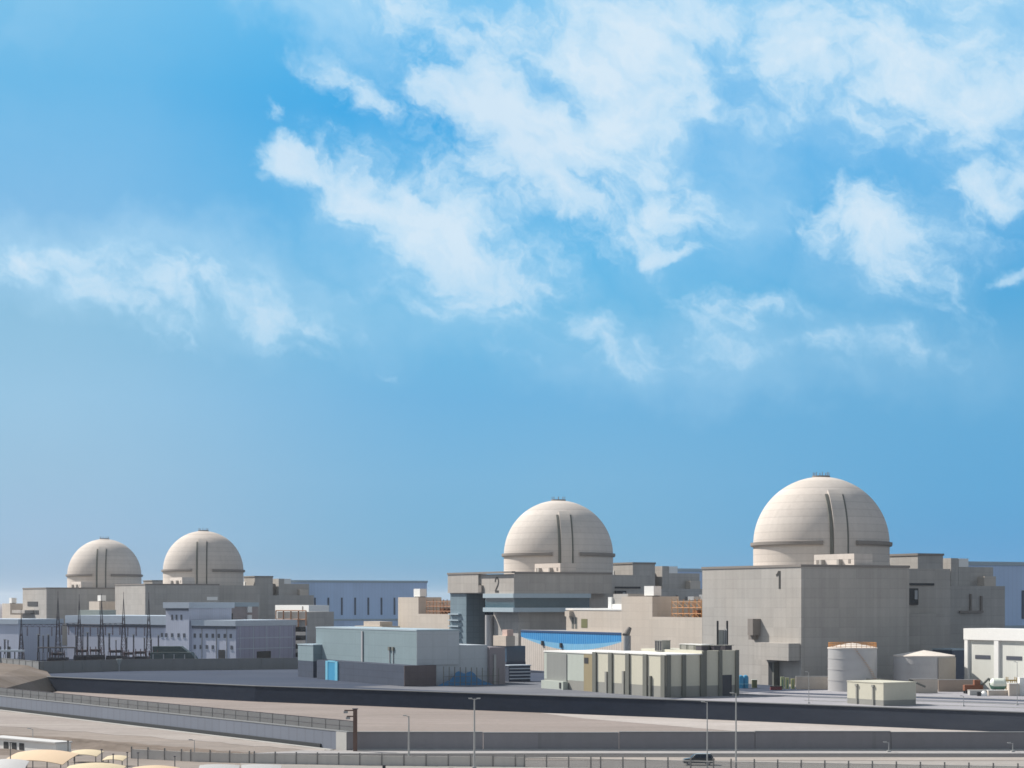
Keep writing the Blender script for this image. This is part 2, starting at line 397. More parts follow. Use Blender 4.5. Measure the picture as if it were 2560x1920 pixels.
CLOUDS = [  # x, y, rx, ry, rot, weight, wispy(1)/soft(0)  (survey rows of the reference turned into bearings)
    (800, 40, 250, 140, -25, .85, 0), (920, 130, 180, 90, -30, .5, 0), (300, 670, 650, 150, -6, .68, 0), (640, 740, 520, 130, -10, .58, 0),
    (2280, 110, 950, 400, -8, .82, 0), (1540, 260, 560, 330, -38, .82, 0), (1420, 40, 700, 170, 0, .6, 0), (1120, 640, 400, 220, -35, .62, 0), (1800, 880, 680, 140, -3, .55, 0), (2200, 640, 330, 190, 0, .5, 0),
    (2500, 400, 260, 240, 0, .5, 0), (120, 480, 420, 600, 0, .12, 0), (100, 1130, 800, 300, 0, .14, 0), (130, 130, 110, 160, 0, .2, 0),
    (880, 240, 170, 75, -14, .66, 1), (1330, 350, 470, 200, -36, 1.05, 1), (1130, 270, 230, 120, -35, .9, 1), (1560, 230, 330, 240, -45, 1.0, 1), (1660, 480, 210, 130, -60, .85, 1), (1430, 500, 230, 130, -35, .85, 1),
    (1250, 100, 250, 90, -10, .66, 1), (1000, 50, 220, 80, -10, .45, 1), (1750, 80, 350, 130, -10, .75, 1),
    (2050, 160, 440, 220, -14, .85, 1), (2330, 280, 440, 220, -22, .85, 1), (2250, 50, 560, 130, 0, .7, 1), (2480, 520, 200, 140, -20, .8, 1),
    (735, 425, 140, 70, -16, 1.05, 1), (930, 490, 240, 120, -32, 1.0, 1), (1110, 600, 300, 160, -38, 1.1, 1), (1270, 700, 180, 140, -40, .9, 1), (1060, 760, 300, 70, -12, .55, 1),
    (90, 690, 340, 70, 10, .75, 1), (300, 760, 230, 70, -28, .8, 1), (480, 720, 360, 90, -12, .8, 1), (700, 790, 270, 80, -16, .75, 1), (740, 880, 120, 36, -18, .6, 1),
    (1690, 640, 90, 30, 10, .8, 1), (1560, 850, 270, 100, -10, .72, 1), (1850, 790, 330, 60, -4, .68, 1), (2170, 600, 230, 150, -24, .88, 1), (2300, 700, 220, 110, -30, .7, 1),
    (2030, 880, 420, 80, 0, .55, 1), (2520, 735, 110, 36, 10, .7, 1), (980, 925, 70, 20, 0, .6, 1), (1330, 890, 120, 26, 0, .5, 1), (680, 330, 60, 50, 40, .6, 1),
]
build_sky()
sc.view_settings.view_transform = 'Standard'; sc.view_settings.look = 'None'
sc.view_settings.exposure = EXPO; sc.view_settings.gamma = 1.0
sc.render.engine = 'CYCLES'; sc.cycles.use_denoising = True
try: sc.cycles.denoiser = 'OPENIMAGEDENOISE'
except Exception: pass
sc.cycles.max_bounces = 6; sc.cycles.diffuse_bounces = 3; sc.cycles.glossy_bounces = 3; sc.cycles.transparent_max_bounces = 16
sc.cycles.filter_width = 1.6
# ================================================================== REACTOR UNITS
UN = {1: dict(C=Vector((93.7, 648)), D=Vector((110.5, 715)), z=0.0),
      2: dict(C=Vector((0.8, 816)), D=Vector((20.5, 883)), z=0.0),
      3: dict(C=Vector((-209.8, 1144)), D=Vector((-186.9, 1211)), z=-2.0),
      4: dict(C=Vector((-292.6, 1257)), D=Vector((-269.8, 1324)), z=-3.4)}
RL = {1: 'largest pale concrete reactor dome, rising behind the block numbered 1',
      2: 'pale concrete reactor dome rising behind the block numbered 2',
      3: 'right one of the two smaller distant reactor domes, behind the switchyard',
      4: 'smallest and leftmost distant reactor dome, behind the switchyard'}
M_ring = concrete('ring_beam_concrete', (.23, .21, .195), .06, .08, 0, 0, 0, 1, tint=(.23, .21, .19))
M_butt = concrete('buttress_concrete', (.52, .48, .44), .06, .10, 2.6, 0, .03, .9)
def containment():
    D = UN[1]['D']; x, y = D.x, D.y; r = 24.1; zs = 48.2
    t = thing('reactor_dome', RL[1], 'reactor dome', (x, y, 0), 'reactor containment domes')
    MB().lathe(x, y, [(r, 0), (r, 12), (r, 24), (r, 36), (r, zs)], 96).build('cylinder_wall', M_dome, t, True)
    MB().lathe(x, y, [(max(.01, r*math.cos(R(a))), zs+r*math.sin(R(a))) for a in [i*3.75 for i in range(25)]], 96).build('dome_shell', M_dome, t, True)
    ab = math.atan2(-.993, .12)
    MB().lathe(x, y, [(r-.1, zs-.9), (r+.75, zs-.9), (r+1.0, zs-.5), (r+1.0, zs+.5), (r-.1, zs+.7)], 120, ab+R(14), ab+2*math.pi-R(14)).build('ring_beam', M_ring, t)
    e = Vector((math.cos(ab), math.sin(ab))); s = Vector((-e.y, e.x))
    def strip(w0, w1, pr, top=51):
        path = [(r, z) for z in (30, 36, 42, zs)]+[(r*math.cos(R(a)), zs+r*math.sin(R(a))) for a in range(4, top+1, 4)]
        vs = []; fs = []
        for i, (q, z) in enumerate(path):
            a = 0 if z <= zs else math.asin((z-zs)/r)
            for w, o in ((w0, -.3), (w0, pr), (w1, pr), (w1, -.3)):
                rr = math.sqrt(max(0.01, r*r-w*w))/r
                qq = q*rr+o*math.cos(a)
                p = e*qq+s*w
                vs.append((x+p.x, y+p.y, z+o*math.sin(a)))
            if i:
                k = 4*i
                for j in range(3): fs.append((k-4+j, k-4+j+1, k+j+1, k+j))
        fs += [(0, 1, 2, 3), tuple(len(vs)-4+j for j in range(4))]
        return MB().add(vs, fs)
    bt = strip(-2.3, 2.3, 1.0).build('buttress', M_butt, t)
    strip(-3.5, -2.5, .5, 47).build('ladder_cage', M_pil, bt)
    strip(2.5, 3.1, .35, 47).build('cable_tray', M_pil, bt)
    mb = MB().cyl(x, y, 3.2, zs+r-.25, zs+r+.35, 24)
    for k in range(8): mb.tube((x+2.8*math.cos(k*.785), y+2.8*math.sin(k*.785), zs+r), (x+2.8*math.cos(k*.785), y+2.8*math.sin(k*.785), zs+r+1.6), .12)
    mb.build('crown_platform', M_ring, t)
    return t
dome = containment()
for i in (2, 3, 4):
    c = copy_tree(dome); c['label'] = RL[i]; c.location = (UN[i]['D'].x, UN[i]['D'].y, UN[i]['z'])

STROKES = {'1': [[(-.32, .74), (-.16, .80), (.02, .97)], [(.10, 1.0), (.10, 0.0)]],
           '2': [[(-.34, .70), (-.30, .88), (-.12, .99), (.12, .99), (.30, .86), (.32, .68), (.20, .48), (-.10, .24), (-.34, .035)], [(-.36, .035), (.36, .035)]]}
def digit(ch, C, a, zc, h, parent, sx=1.35, w=.10):
    """painted numeral: mitred stroke polygons standing 6 cm proud of the wall"""
    mb = MB()
    for k, st in enumerate(STROKES[ch]):
        P = [Vector((x*h*.55*sx, (y-.5)*h)) for x, y in st]; hw = w*h; L = []; Q = []
        for i, p in enumerate(P):
            d = (P[min(i+1, len(P)-1)]-P[max(i-1, 0)]).normalized(); n = Vector((-d.y, d.x))
            L.append(p+n*hw*.75); Q.append(p-n*hw*.75)
        for i in range(len(P)-1):
            quad = [L[i], L[i+1], Q[i+1], Q[i]]; vs = []
            for o in (-.10-.02*k, -.01):
                for v in quad:
                    b_ = pt(C, a, o); vs.append((b_.x-U.x*v.x, b_.y-U.y*v.x, zc+v.y))
            mb.add(vs, [(0, 1, 2, 3), (7, 6, 5, 4), (0, 4, 5, 1), (1, 5, 6, 2), (2, 6, 7, 3), (3, 7, 4, 0)])
    return mb.build('unit_number', M_ink, parent)

AL = {1: 'tall bare concrete block with a black number 1 on its sunlit side',
      2: 'concrete block with a black number 2 above dark blue glazing',
      3: 'distant concrete block with square sunlit end, below the third dome from the right',
      4: 'farthest concrete block at the left edge, below the smallest dome'}
def auxiliary(i):
    C = UN[i]['C']; z0 = UN[i]['z']; far = i > 2
    t = thing('auxiliary_building', AL[i], 'building', (*pt(C, 20, 20), z0), 'reactor auxiliary buildings')
    f = lambda mb, *a: mb.fb(C, *a[:4], a[4]+z0, a[5]+z0)
    L, Rr = (57.5, 44.5) if i != 2 else (58.4, 46.5)
    if i != 2:
        f(MB(), 0, L, 0, Rr, 0, 39.0).build('wall', M_conc, t)
    else:
        f(MB(), 0, L, 0, Rr, 31, 39.0).build('wall', M_conc, t)
        f(MB(), 4.5, 26.5, 4.5, Rr, 0, 23.4).build('lower_wall', M_conc, t)
        f(MB(), 4.5, 30, 36.2, Rr-.05, 23.4, 31).build('end_wall', M_conc, t)
        f(MB(), .45, 26.2, .45, 36, 25.2, 29.2).build('glazing_band', M_glass, t)
        f(MB(), -.6, 26.4, -.6, 36.1, 29.2, 30.99).build('upper_ledge', M_halltrim, t)
        f(MB(), -.6, 26.4, -.6, 36.1, 23.4, 25.2).build('lower_ledge', M_halltrim, t)
        f(MB(), 26.5, 43, 9, Rr, 0, 31).build('recess_shade_wall', M_navy, t)  # back wall in near-black navy, the recess's shade put into the colour
        pw = f(MB(), 43, 58.3, .1, Rr-1, 0, 30.98).build('corner_tower', M_bluepan, t)
        lv = MB()
        for k in range(6): lv.fb(C, 48, 58, -1.3, .1, 9+k*2.6, 9.5+k*2.6)
        lv.build('louvre', M_halltrim, pw)
        f(MB(), 30, 58.8, -.9, 3, 31.4, 39.3).build('overhang', M_conc, t)
        f(MB(), 27, 30, -1.0, .1, 31.5, 34.5).build('step_shade', M_ring, t)  # dark block in place of the shadow at the overhang's step
        p = pt(C, 27.6, 3.0)
        MB().cyl(p.x, p.y, 1.7, 0, 22, 20).build('vent_pipe', M_tank, t, True)
    cp = MB()
    if i == 2: cp.fb(C, -.25, L+.6, -1.2, .5, 39.3, 40.1); cp.fb(C, -.25, .5, .5, Rr+.2, 39.0, 39.9)
    else: f(cp, -.25, L+.25, -.25, .55, 39.0, 39.8); f(cp, -.25, .55, .55, Rr+.2, 39.0, 39.8)
    cp.build('roof_edge', M_ring, t)
    vh = f(MB(), 1.2, 23, 22.4, 30, 38.9, 43.6).build('valve_house', M_dome, t)
    for a in (7.5, 17): f(MB(), a, a+1.1, 20.9, 22.4, 39.2, 41.8).build('shadow_block', M_conc, vh)  # added blocks that throw slanting shadows across the valve house wall
    for a in (3, 20.4): f(MB(), a, a+1.3, 22.32, 22.5, 40.4, 41.8).build('vent_opening', M_ring, vh)
    f(MB(), 16, 95, Rr+.02, 76, 0, 39.1).build('rear_wall', M_conc, t)
    f(MB(), 57, 60, 82, 101, 36, 41.7).build('lit_edge_parapet', M_white, t)  # white colour stands in for a sunlit roof edge
    tw = f(MB(), 41, 60, 82.3, 94, 0, 44.4).build('stair_tower', M_conc, t)
    f(MB(), 40.7, 60.3, 82.0, 94.3, 44.4, 45.2).build('tower_cap', M_ring, tw)
    f(MB(), 47, 60, 94.02, 98, 0, 40.5).build('tower_recess_wall', M_ring, t)  # darker concrete paints the deep shadow between the towers
    f(MB(), 41.3, 56, 98, 101.5, 0, 43.6).build('slim_tower', M_conc, t)
    f(MB(), 41, 62, 101.52, 106, 40.4, 43.5).build('lit_edge_head', M_white, t)  # painted white to show a sunlit strip
    f(MB(), 41.2, 62, 101.5, 118, 0, 40.4).build('east_wall', M_conc, t)
    f(MB(), 36, 50, 60, 119, 0, 33.4).build('front_wall', M_conc, t)
    sm = f(MB(), 37.5, 47, 110.5, 116, 33.4, 37.0).build('roof_house', M_cream, t)
    f(MB(), 12, 34, Rr+.03, 70, 0, 23.5).build('lower_front_wall', M_conc, t)
    if not far:
        f(MB(), 15.2, 15.98, Rr+11.2, Rr+16.6, 26.6, 32.3).build('dark_opening', M_dark, t)
        f(MB(), 14.8, 15.96, Rr+14.7, Rr+15.9, 28.5, 31.6).build('pipe_riser', M_steel2, t)
        f(MB(), 15.6, 15.98, Rr+11.2, Rr+24, 33.3, 34.1).build('dark_slot', M_dark, t)
        pp = MB()
        for a, h in ((104, 3.0), (109, 2.3)): f(pp, 35.2, 35.9, a-2, a-1.3, 24.5, 24.5+h+3)
        f(pp, 35.1, 35.9, 97, 108, 23.6, 24.4)
        pp.build('duct_bracket', M_ring, t)
        f(MB(), 35.3, 35.95, 100, 113, 12, 17.5).build('louvre', M_halldark, t)
    return t
aux = {i: auxiliary(i) for i in (1, 2, 3, 4)}
# unit 1 extras: number, hooded air_duct, balcony box and doorway of the sunlit side
C1 = UN[1]['C']; C2 = UN[2]['C']
digit('1', C1, 12.2, 34.9, 5.9, aux[1])
digit('2', C2, 14.8, 34.6, 5.9, aux[2])
MB().fb(C1, 22.5, 25.5, -3.2, 0, 16.5, 22.0).fb(C1, 24, 26.5, -2.2, 0, 15.0, 16.5).build('air_duct', M_ring, aux[1])
bb = MB().fb(C1, .6, 19.5, -4.6, 0, 8.6, 14.2).build('balcony_box', M_conc, aux[1])
MB().fb(C1, 12, 18, -.12, 0, 0, 7.6).build('doorway', M_dark, aux[1])
MB().fb(C1, 12.0, 12.9, -2.2, -.13, 0, 7.8).build('door_hood', M_pil, aux[1])
# unit 3 and 4: dark slots and a pale vent on the shaded side
for i, (r0, r1) in ((3, (45.2, 49)), (4, (18, 30))):
    C = UN[i]['C']
    if i == 3: MB().fb(C, -.2, 0, 37, 43.5, 28.3, 30.3).build('pale_vent', M_white, aux[3])
    else:
        MB().fb(C, 20, 45, -.25, 0, 24.5, 27.5).fb(C, 18, 38, -.25, 0, 19.5, 22).build('dark_opening', M_dark, aux[4])
        MB().fb(C, 30, 62, -6, -.3, 20.0, 22.0).build('ledge', M_conc, aux[4])

DLB = {1: 'stepped cream concrete annex with orange scaffolding, left of the number 1 block',
       2: 'stepped cream concrete annex with orange scaffolding, left of the number 2 block',
       3: 'small distant stepped annex beside the sunlit end of the third block',
       4: 'distant stepped annex at the far left edge of the plant'}
def annex(i):
    C = UN[i]['C']; z0 = UN[i]['z']
    a1 = 57.6 if i != 2 else 59
    t = thing('stepped_annex', DLB[i], 'building', (*pt(C, 85, 10), z0), 'stepped annexes')
    f = lambda mb, *a: mb.fb(C, *a[:4], a[4]+z0, a[5]+z0)
    f(MB(), a1, 90, 0, 34, 0, 21.3).build('low_wall', M_cream, t)
    f(MB(), 90.02, 111.5, 0, 11.5, 0, 29.6).build('high_wall', M_cream, t)
    f(MB(), 94, 111.4, 11.52, 40, 0, 28.2).build('rear_wall', M_conc, t)
    p = MB(); f(p, a1, 89.98, 0, .6, 21.3, 22.2); f(p, a1, a1+.6, .62, 34, 21.3, 22.2)
    p.build('parapet', M_cream, t)
    vb = f(MB(), 91, 97.5, 1.2, 4.5, 29.9, 33.4).build('roof_vent', M_white, t)
    f(MB(), 91.5, 97, 1.6, 4.1, 29.6, 29.9).build('vent_shadow', M_dark, vb)  # dark slab drawn as the shadow under the vent
    for k in range(3 if i < 3 else 0):
        f(MB(), 93, 97, 20+k*5, 23+k*5, 28.2, 29.6+.7*k).build('roof_unit', M_steel2, t)
    return t
for i in (1, 2, 3, 4): annex(i)
def scaffold(C, a0, a1, b0, b1, z0, levels, label, mat):
    t = thing('scaffold', label, 'scaffold', (*pt(C, (a0+a1)/2, (b0+b1)/2), z0), 'orange scaffolds on the annex roofs')
    st = MB(); rl = MB(); dk = MB()
    na = max(2, int((a1-a0)/3.2)); nb = max(2, int((b1-b0)/3.2)); h = 2.1
    for i in range(na+1):
        for j in range(nb+1):
            p = pt(C, a0+(a1-a0)*i/na, b0+(b1-b0)*j/nb)
            st.tube((p.x, p.y, z0), (p.x, p.y, z0+h*levels+1.0*(random.random() < .6)), .12, 5)
    for l in range(1, levels+1):
        for j in range(nb+1):
            p = pt(C, a0, b0+(b1-b0)*j/nb); q = pt(C, a1, b0+(b1-b0)*j/nb)
            rl.tube((p.x, p.y, z0+h*l), (q.x, q.y, z0+h*l), .10, 5)
        for i in range(na+1):
            p = pt(C, a0+(a1-a0)*i/na, b0); q = pt(C, a0+(a1-a0)*i/na, b1)
            rl.tube((p.x, p.y, z0+h*l), (q.x, q.y, z0+h*l), .10, 5)
            if i < na and l % 2: 
                r_ = pt(C, a0+(a1-a0)*(i+1)/na, b0); rl.tube((p.x, p.y, z0+h*(l-1)), (r_.x, r_.y, z0+h*l), .08, 5)
        if l < levels: dk.fb(C, a0, a1-1.5*l, b0+.1, b1-.1, z0+h*l+.1, z0+h*l+.22)
    dk.fb(C, a0+1, a1-2, b1-1.2, b1-.9, z0+.2, z0+h*1.6)
    st.build('standard', mat, t); rl.build('ledger', mat, t); dk.build('deck', M_orange2, t)
    return t
scaffold(C1, 61, 80, 2, 11, 21.3, 3, 'orange tube scaffold on the low annex roof beside the number 1 block', M_orange)
scaffold(C2, 62, 86, 2, 9, 21.3, 3, 'rust orange scaffold on the low annex roof beside the number 2 block', M_orange2)

HL = {1: 'blue grey turbine hall partly cut by the right edge of the photo',
      2: 'blue grey turbine hall showing only its roof end between the two large domes',
      3: 'long blue grey turbine hall with a row of dark slots, against open sky',
      4: 'farthest blue grey turbine hall, mostly hidden behind the two small domes'}
def hall(i):
    C = UN[i]['C']; z0 = UN[i]['z']
    t = thing('turbine_hall', HL[i], 'building', (*pt(C, 80, 150), z0), 'turbine halls')
    f = lambda mb, *a: mb.fb(C, *a[:4], a[4]+z0, a[5]+z0)
    b1 = {3: 209, 1: 225, 2: 225, 4: 205}[i]
    f(MB(), 62, 108, 112, b1, 0, 41.6).build('wall', M_hall, t)
    f(MB(), 61.6, 108.4, 111.6, b1+.4, 41.6, 43.0).build('roof_edge', M_halltrim, t)
    if i in (1, 3):
        for k in range(8):
            b = (130+k*9.2) if i == 3 else (131+k*10)
            f(MB(), 61.7, 62, b, b+1.1, 21, 32).build('slot_window', M_halldark, t)
    f(MB(), 48, 61.98, 121, b1+3, 0, 17.5).build('low_annex', M_hall, t)
    f(MB(), 47.7, 61.98, 120.7, b1+3, 17.5, 18.5).build('annex_roof_edge', M_halltrim, t)
    return t
for i in (1, 2, 3, 4): hall(i)
# low block and tan pipe rack seen left of the third turbine hall
t = thing('pipe_rack_building', 'low tan building with a framed upper floor in front of the long turbine hall', 'building', (*xy(790, 1000), 0))
c = xy(765, 1010); l_ = run(c, 690, U2); r_ = 38
MB().fb(c, 0, l_, 0, r_, 0, 14.5, U2, W2).build('wall', M_conc, t)
fr = MB()
for k in range(5):
    p = c+U2*(l_*k/4); fr.tube((p.x, p.y, 14.5), (p.x, p.y, 23), .35)
    if k: 
        q = c+U2*(l_*(k-1)/4)
        for z in (18.5, 23): fr.tube((p.x, p.y, z), (q.x, q.y, z), .3)
fr.build('frame', M_orange2, t)
MB().fb(c+W2*1.0, 0, l_, 0, 20, 14.5, 22.4, U2, W2).build('upper_wall', M_conc, t)
c = xy(772, 1090)
t = thing('white_block', 'long white low block lit by the sun, under the third turbine hall', 'building', (*c, 0))
l_ = run(c, 688, U); MB().fb(c, 0, l_, 0, 12, 0, 25.6).build('wall', M_white, t)
MB().fb(c, 8, 9.2, -.2, 0, 16, 25).build('downpipe', M_ring, t)
c = xy(955, 900)
t = thing('roof_stack_house', 'small tan hut showing above the roof of the blue grey building', 'building', (*c, 0))
MB().fb(c, 0, 30, 0, 9, 0, 16.5).build('wall', M_tanktan, t)
MB().fb(c, 4, 22, .8, 7, 16.5, 18.6).build('roof', M_cream, t)

# ---- connecting building with the painted wave and the block on its roof
t = thing('painted_building', 'long low building with a sagging blue wave painted across cream ribbed cladding', 'building', (*pt(C1, 150, 10), 0))
MB().fb(C1, 111.6, 190, .05, 24, 0, 15.9).build('wall', wave_material(C1, 111.6, 190, 15.9), t)
MB().fb(C1, 111.6, 190, -.15, .05, 15.35, 16.1).build('eaves', M_eaves, t)
MB().fb(C1, 111.6, 190, .06, 24, 15.9, 16.2).build('roof', M_kerbg, t)
for a, z in ((171, 10.2), (156, 9.6)): MB().fb(C1, a, a+1.3, -.6, .0, z, z+1.8).build('wall_lamp', M_dark, t)
t = thing('roof_block', 'cream concrete block with one greenish window, above the painted blue wave', 'building', (*pt(C1, 130, 12), 16.2))
MB().fb(C1, 112, 155, 1.2, 28, 16.2, 24.4).build('wall', M_cream, t)
MB().fb(C1, 111.9, 155.2, 1.0, 28, 24.4, 25.1).build('roof_edge', M_white, t)
MB().fb(C1, 138.6, 143.2, 1.1, 1.2, 17.6, 21.0).build('window', plain('olive_glass', (.16, .16, .07), .4), t)
nk = MB().fb(C1, 146.5, 148, 1.08, 1.2, 17.2, 21.6).fb(C1, 149, 150.6, 1.08, 1.2, 17.2, 21.6).build('doorway', M_pil, t)
MB().fb(C1, 149.5, 153, -.6, 1.2, 21.9, 24.0).build('door_canopy', M_cream, nk)
t = thing('roof_hut', 'small brown shaded hut with white pipe on the cream roof block', 'building', (*pt(C1, 119, 8), 25.1))
MB().fb(C1, 113.5, 124, 4, 13, 25.1, 30.6).build('wall', M_conc, t)
MB().fb(C1, 124.05, 126.5, 3.2, 5, 25.1, 29.4).build('pipe', M_white, t)
MB().fb(C1, 113, 126, 3.4, 3.9, 25.1, 26.8).build('kerb', M_white, t)
# entrance pod in front of unit 2
c = xy(1265, 786)
t = thing('entrance_pod', 'small cream box raised over dark blue glass, at the foot of the number 2 block', 'building', (*c, 0))
l_ = run(c, 1233, U)
MB().fb(c, 0, l_, 0, 4.0, 10.2, 14.2).build('upper_box', M_cream, t)
MB().fb(c, .6, l_-1, .6, 9, 4, 10.2).build('glass_box', M_podglass, t)
MB().fb(c, .3, l_-1, .3, 9, 0, 4).build('base', M_podium, t)
MB().fb(c, 1, 5, 1, 3.8, 14.2, 16.6).build('roof_cabinet', concrete('pinkish_cabinet', (.55, .42, .38), .05, .05, 0, 0, 0, 1), t)

# ================================================================== FRONT BUILDINGS ON THE PLATFORM
def front_blue():
    P = xy(1010, 654); A = Vector((-31.4, 659))
    t = thing('bluegrey_building', 'pale blue grey building on a dark grey plinth with a bright blue door', 'building', (*P, 0))
    La = run(A, 790, U); Lp = run(P, 792, U)
    MB().fb(P, 0, Lp, 0, 11.6, 0, 6.8).build('plinth', M_podium, t)
    MB().fb(P, -.3, 0, 0, 11.6, 0, 6.8).build('plinth_end', M_podium_shaded, t)  # shaded end of the plinth, given its own tone
    MB().fb(A, 0, La, 0, 15.7, 6.8, 18.0).build('wall', M_blockblue, t)
    MB().fb(A, .3, La, 5.85, 15.65, 0, 6.79).build('lower_wall', M_sidelift, t)
    MB().fb(A, -.12, La+.12, -.12, 15.8, 18.0, 18.5).build('roof_edge', M_halltrim, t)
    MB().fb(A, -.10, -.003, .02, 15.6, 6.8, 17.95).build('side_lift_panel', M_sidelift, t)  # added slab, its paler grey imitates bounce light on the shaded side
    MB().fb(A, .5, La-8, 15.72, 26.6, 0, 13.2).build('side_wing', M_sidelift, t)
    MB().fb(A, -1.0, 20, 26.62, 32.5, 0, 12.4).build('grey_wing', M_mauve, t)
    MB().fb(A, -1.6, -1.02, 28, 28.8, 0, 10).build('riser_pipe', M_steel2, t)
    q = run(A, 907, U)
    MB().fb(A, q-.5, q+.5, -.4, -.13, 2.5, 17.5).build('downpipe', M_kerbg, t)
    for px in (975, 984):
        q = run(A, px, U)
        MB().fb(A, q-.12, q+.12, -.3, -.02, 6.9, 11.5).build('cable_conduit', M_kerbg, t)
        MB().fb(A, q-.7, q+.7, -.55, -.03, 11.2, 12.4).build('wall_lamp', M_pil, t)
    q0, q1 = run(P, 840, U), run(P, 822, U)
    dr = MB().fb(P, q0, q1, -.3, 0, 0, 6.3).build('door', M_bluedoor, t)
    MB().fb(P, q0-2.2, q0, -.45, 0, 0, 6.7).fb(P, q1, q1+2.0, -.45, 0, 0, 6.7).fb(P, q0, q1, -.42, 0, 6.3, 6.9).build('door_frame', M_bluelt, dr)
    rv = MB()
    for k in range(3): rv.fb(A, 8+k*22, 12+k*22, 5, 9, 18.1, 19.0)
    return t
front_blue()
P = xy(783, 728)
t = thing('switch_kiosk', 'small kiosk with pale top and grey base beside the blue grey building', 'kiosk', (*P, 0))
l_ = run(P, 745, U)
MB().fb(P, 0, l_, 0, 8, 0, 6.0).build('base', M_podium, t)
MB().fb(P, -.02, l_+.02, -.02, 8.02, 6.0, 11.7).build('upper_wall', M_blockblue, t)
MB().fb(P, -.2, l_+.2, -.2, 8.2, 11.7, 12.1).build('roof', M_halltrim, t)
# fenced yard with tarpaulin heap
P = xy(1010, 654)
t = thing('palisade_fence', 'row of slim dark posts fencing the yard with the blue heap', 'fence', (*pt(P, -.5, 24), 0))
for k in range(11):
    q = pt(P, -2.5, 13.2+k*2.05)
    MB().bx(q.x-.13, q.x+.13, q.y-.13, q.y+.13, 0, 6.4-.09*k).build('post', M_pil, t)
ra = MB()
for z in (1.0, 3.0):
    p = pt(P, -2.5, 13); q = pt(P, -2.5, 34); ra.tube((p.x, p.y, z), (q.x, q.y, z), .07)
ra.build('rail', M_pil, t)
def heap(name, label, cat, cx, cy, rx, ry, h, mat, rot, z=0.0, group=None, n=40):
    mb = MB(); vs = []; rings = 9
    for j in range(rings+1):
        q = j/rings
        for i in range(n):
            a = 2*math.pi*i/n
            wob = 1+.12*math.sin(3*a+cx)+.07*math.sin(7*a+2)
            x = rx*q*wob*math.cos(a); y = ry*q*wob*math.sin(a)
            zc = h*(math.cos(q*math.pi)*.5+.5)*(1+.18*math.sin(x*1.1+cy)+.14*math.sin(y*1.7))
            vs.append((cx+x*math.cos(rot)-y*math.sin(rot), cy+x*math.sin(rot)+y*math.cos(rot), z+zc-.05))
    fs = [(j*n+i, j*n+(i+1) % n, (j+1)*n+(i+1) % n, (j+1)*n+i) for j in range(rings) for i in range(n)]
    mb.add(vs, fs)
    o = mb.build(name, mat, None, True, (cx, cy, z)); return tag(o, label, cat, group)
q = pt(P, -.2, 22)
heap('tarpaulin_heap', 'long heap under blue tarpaulin behind the slim dark posts', 'tarpaulin', q.x, q.y, 10.5, 2.1, 4.6, M_tarp, math.atan2(W.y, W.x))
# louvred grey unit
c = xy(1272, 690)
t = thing('louvred_cabinet', 'low grey louvred cabinet left of the cream pilastered building', 'cabinet', (*c, 0))
MB().fb(c, 0, 5, 0, 8.5, 0, 5.5).build('casing', M_podium, t)
lv = MB()
for k in range(4): lv.fb(c, -.35, 0, .2, 8.3, .9+k*1.15, 1.3+k*1.15)
lv.build('louvre', M_wtrim, t)
MB().fb(c, -.4, 5.2, -.2, 8.7, 5.5, 5.8).build('roof', M_wtrim, t)

